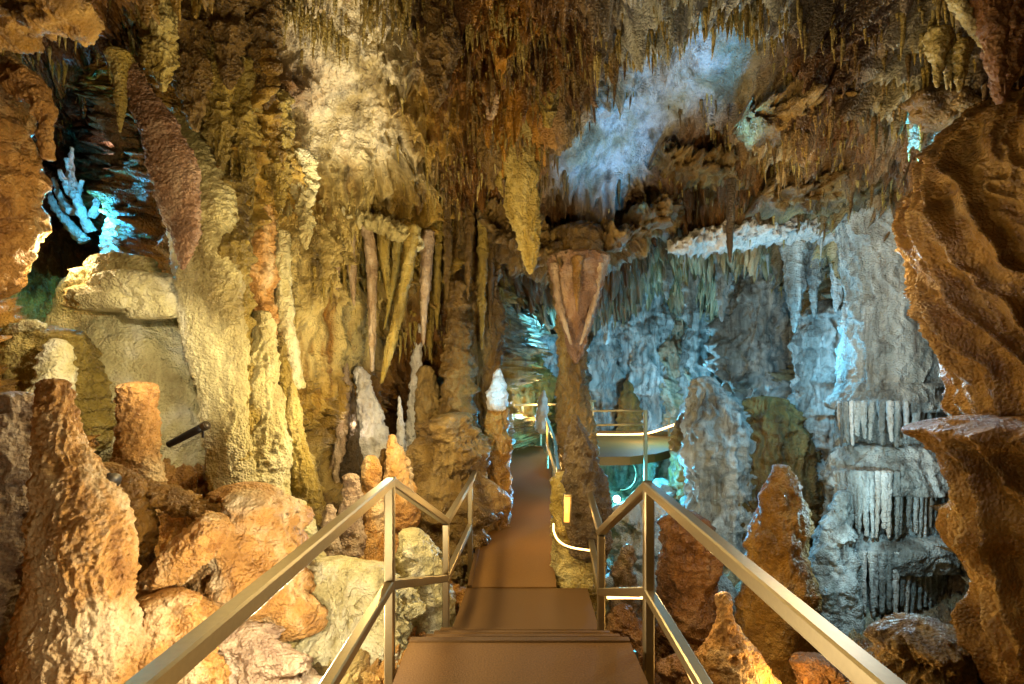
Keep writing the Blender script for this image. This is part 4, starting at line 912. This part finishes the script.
ZONES = [  # (x0, x1, y0, y1, label, group)
    (-40, 215, -70, 340, 'small thin ochre stalactite scattered among the big forms at the upper left', 'small stalactites upper left', 'ochre'),
    (215, 430, -70, 340, 'small thin ochre stalactite scattered around the bright pale ceiling patch', 'small stalactites around the pale patch', 'ochre'),
    (430, 560, -70, 340, 'small thin brown stalactite scattered between the curtains in mid ceiling', 'small stalactites mid ceiling', 'brown'),
    (560, 700, -70, 205, 'small thin brown stalactite scattered around the blue-lit ceiling patches', 'small stalactites around the blue patches', 'brown'),
    (700, 1060, -70, 205, 'small thin brown stalactite scattered over the right part of the ceiling', 'small stalactites right ceiling', 'brown'),
    (560, 1060, 205, 340, 'small thin blue-lit stalactite in the fringe over the far hall', 'small stalactites above the far hall', 'grey'),
]
bpy.context.view_layer.update(); DG = bpy.context.evaluated_depsgraph_get()
def in_view(pt):
    v = Vector([float(c) for c in pt - EYE]); dist = v.length
    hit = SC.ray_cast(DG, Vector(EYE.tolist()), v.normalized())
    return (not hit[0]) or (hit[1] - Vector(EYE.tolist())).length > dist - 0.03
done = 0; Vs, Fs, nv = [], [], 0
for i in order:
    root = SV[pick[i]] + np.array([0, 0, 0.03]); px, py = SPX[pick[i]], SPY[pick[i]]
    L_ = float(length[i]); r = 0.009 + 0.05 * L_
    if done < 300 and 4 < px < 1020 and py > 6 and in_view(root - np.array([0, 0, 0.03 + 0.75 * L_])) and in_view(root - np.array([0, 0, 0.03 + 0.4 * L_])):
        for x0, x1, y0, y1, lab, grp, m in ZONES:
            if x0 <= px < x1 and y0 <= py < y1: break
        V, Fq = grid_tube(cone_arrays(root, L_ + .03, r, i, 10, 12)[:, ::-1])
        obj('stalactite', mesh_from('stalactite', V, Fq, M[m]), None, lab, 'stalactite', grp, None, root); done += 1
    else:
        V, Fq = grid_tube(cone_arrays(root, L_ + .03, r, i, 6, 6)[:, ::-1])
        Vs.append(V + root); Fs.append(Fq + nv); nv += len(V)
obj('stalactite_fringe', mesh_from('stalactite_fringe', np.vstack(Vs), np.vstack(Fs), M['ochre']), None, 'countless tiny drip stalactites scattered over the whole ceiling', 'stalactites', None, 'stuff')
# ------------------------------------------------------------------ camera and light
cam = bpy.data.cameras.new('camera'); co = bpy.data.objects.new('camera', cam); COL.objects.link(co)
co.location = Vector(EYE.tolist()); co.rotation_euler = (math.pi / 2, 0, 0)
cam.sensor_width = 36; cam.lens = 18; cam.shift_y = (CY - 342) / 1024.0; cam.clip_start = 0.02
SC.camera = co

def lamp(name, loc, power, col, r=0.12, typ='POINT', aim=None, cone=80, blend=0.7):
    l = bpy.data.lights.new(name, typ); l.energy = power; l.color = col; l.shadow_soft_size = r
    o = bpy.data.objects.new(name, l); COL.objects.link(o); o.location = Vector([float(v) for v in loc])
    if typ == 'SPOT':
        l.spot_size = math.radians(cone); l.spot_blend = blend
        dvec = Vector([float(v) for v in (np.array(aim) - np.array(loc))]); o.rotation_euler = dvec.to_track_quat('-Z', 'Y').to_euler()
    return o
WARM, AMB, NEUT, COOL, CYAN, TEAL = (1, 0.80, 0.42), (1, 0.66, 0.24), (1, 0.90, 0.70), (0.62, 0.76, 1.0), (0.05, 0.55, 1.0), (0.13, 0.60, 1.0)
LIGHTS = [
    ('lamp_left_low', (-1.1, 1.3, 0.2), 18, NEUT, 0.05),
    ('lamp_left_bank', (-1.05, 3.0, 0.1), 22, NEUT, 0.04),
    ('lamp_left_rocks', (-1.3, 2.75, 0.25), 44, (1, .86, .62), 0.04),
    ('lamp_left_stair', (-0.95, 3.5, -0.75), 26, NEUT, 0.06),
    ('lamp_left_wall', P(405, 385, 4.9), 85, WARM, 0.10),
    ('fill_left_top', P(270, 200, 3.4), 34, WARM, 0.08),  # added fill without a fixture, lifts the upper-left wall and blade
    ('lamp_niche', P(354, 424, 6.75), 2.2, (1, .85, .68), 0.04),
    ('lamp_left_recess', P(92, 212, 5.6), 34, CYAN, 0.04),
    ('fill_recess_warm', P(120, 130, 6.0), 22, (1, .72, .55), 0.06),  # added fill inside the recess, which is black without it
    ('lamp_left_mound', P(60, 250, 4.6), 12, WARM, 0.06),
    ('lamp_right_low', P(800, 690, 3.9), 14, AMB, 0.06),
    ('lamp_right_mid', P(700, 560, 4.6), 10, AMB, 0.06),
    ('lamp_right_near', (1.5, 1.3, 1.0), 6.5, AMB, 0.08),
    ('lamp_right_blue', P(860, 330, 5.0), 48, (.46, .78, 1), 0.05),
    ('lamp_column_teal', P(872, 500, 5.5), 30, (.45, .82, 1), 0.05),
    ('lamp_ledge_teal', P(770, 280, 7.0), 11, (.25, .68, 1), 0.05),
    ('lamp_ceiling_gold', P(535, 285, 4.8), 40, (1, .72, .30), 0.10),
    ('lamp_ceiling_right', P(800, 250, 4.8), 38, AMB, 0.10),
    ('lamp_far_teal', P(660, 400, 11.2), 150, TEAL, 0.12),
    ('lamp_far_teal_right', P(800, 360, 7.4), 34, TEAL, 0.10),
    ('lamp_far_teal_left', P(540, 330, 13.0), 60, TEAL, 0.10),
    ('lamp_far_warm', P(545, 410, 12.3), 30, AMB, 0.08),
    ('lamp_platform_warm', P(640, 420, 11.6), 16, AMB, 0.08),
    ('lamp_pool', P(612, 474, 9.9), 330, CYAN, 0.05),
    ('lamp_pool_white', P(628, 500, 8.9), 16, (0.75, .92, 1), 0.05),
    ('lamp_walkway', (0.40, 6.3, 0.1), 8, (1, .6, .18), 0.05),
    ('fill_far_end', P(522, 415, 11.8), 12, (.4, .78, 1), 0.05),  # added cool fill for the walkway end and its rail, no fixture
    ('lamp_ramp_edge', (0.50, 7.6, 0.2), 7, (1, .6, .18), 0.04),
    ('lamp_ramp', (0.62, 9.6, 0.5), 9, (1, .6, .18), 0.05),
    ('lamp_right_rim', P(838, 300, 3.5), 8, (.82, .78, 1), 0.04),
    ('lamp_cone', P(500, 384, 6.55), 9, CYAN, 0.03),
    ('lamp_wall_box', P(566, 512, 4.95), 2.2, AMB, 0.04),
]
for n_, l_, p_, c_, r_ in LIGHTS: lamp(n_, l_, p_, c_, r_)

lamp('spot_ceiling_blue', P(650, 235, 6.0), 125, (0.03, 0.42, 1.0), 0.06, 'SPOT', P(606, 142, 7.0), 62, 1)
lamp('spot_ceiling_blue', P(735, 200, 5.2), 125, (0.05, 0.44, 1.0), 0.06, 'SPOT', P(715, 45, 5.6), 66, 1)
lamp('spot_ceiling_cyan', P(900, 200, 5.0), 110, (0.1, 0.6, 1.0), 0.05, 'SPOT', P(950, 60, 4.6), 36, .5)
lamp('fill_pale_patch', P(350, 330, 4.6), 200, (1, .93, .78), 0.06, 'SPOT', P(345, 90, 5.6), 44, .8)  # added spot that brightens the pale ceiling patch, no fixture there
lamp('fill_left_mound', P(165, 285, 3.3), 80, NEUT, 0.05, 'SPOT', P(130, 390, 5.0), 64, .6)  # added frontal fill on the flowstone mound, stands free in the air
w = bpy.data.worlds.new('world'); SC.world = w; w.use_nodes = True
w.node_tree.nodes['Background'].inputs[0].default_value = (0, 0, 0, 1); w.node_tree.nodes['Background'].inputs[1].default_value = 0
SC.view_settings.view_transform = 'Standard'; SC.view_settings.look = 'None'; SC.view_settings.exposure = 0.95; SC.view_settings.gamma = 1.0
SC.view_settings.use_curve_mapping = False
SC.cycles.use_denoising = True
SC.cycles.max_bounces = 6; SC.cycles.diffuse_bounces = 2; SC.cycles.glossy_bounces = 2
SC.cycles.sample_clamp_indirect = 4.0
SC.cycles.caustics_reflective = False
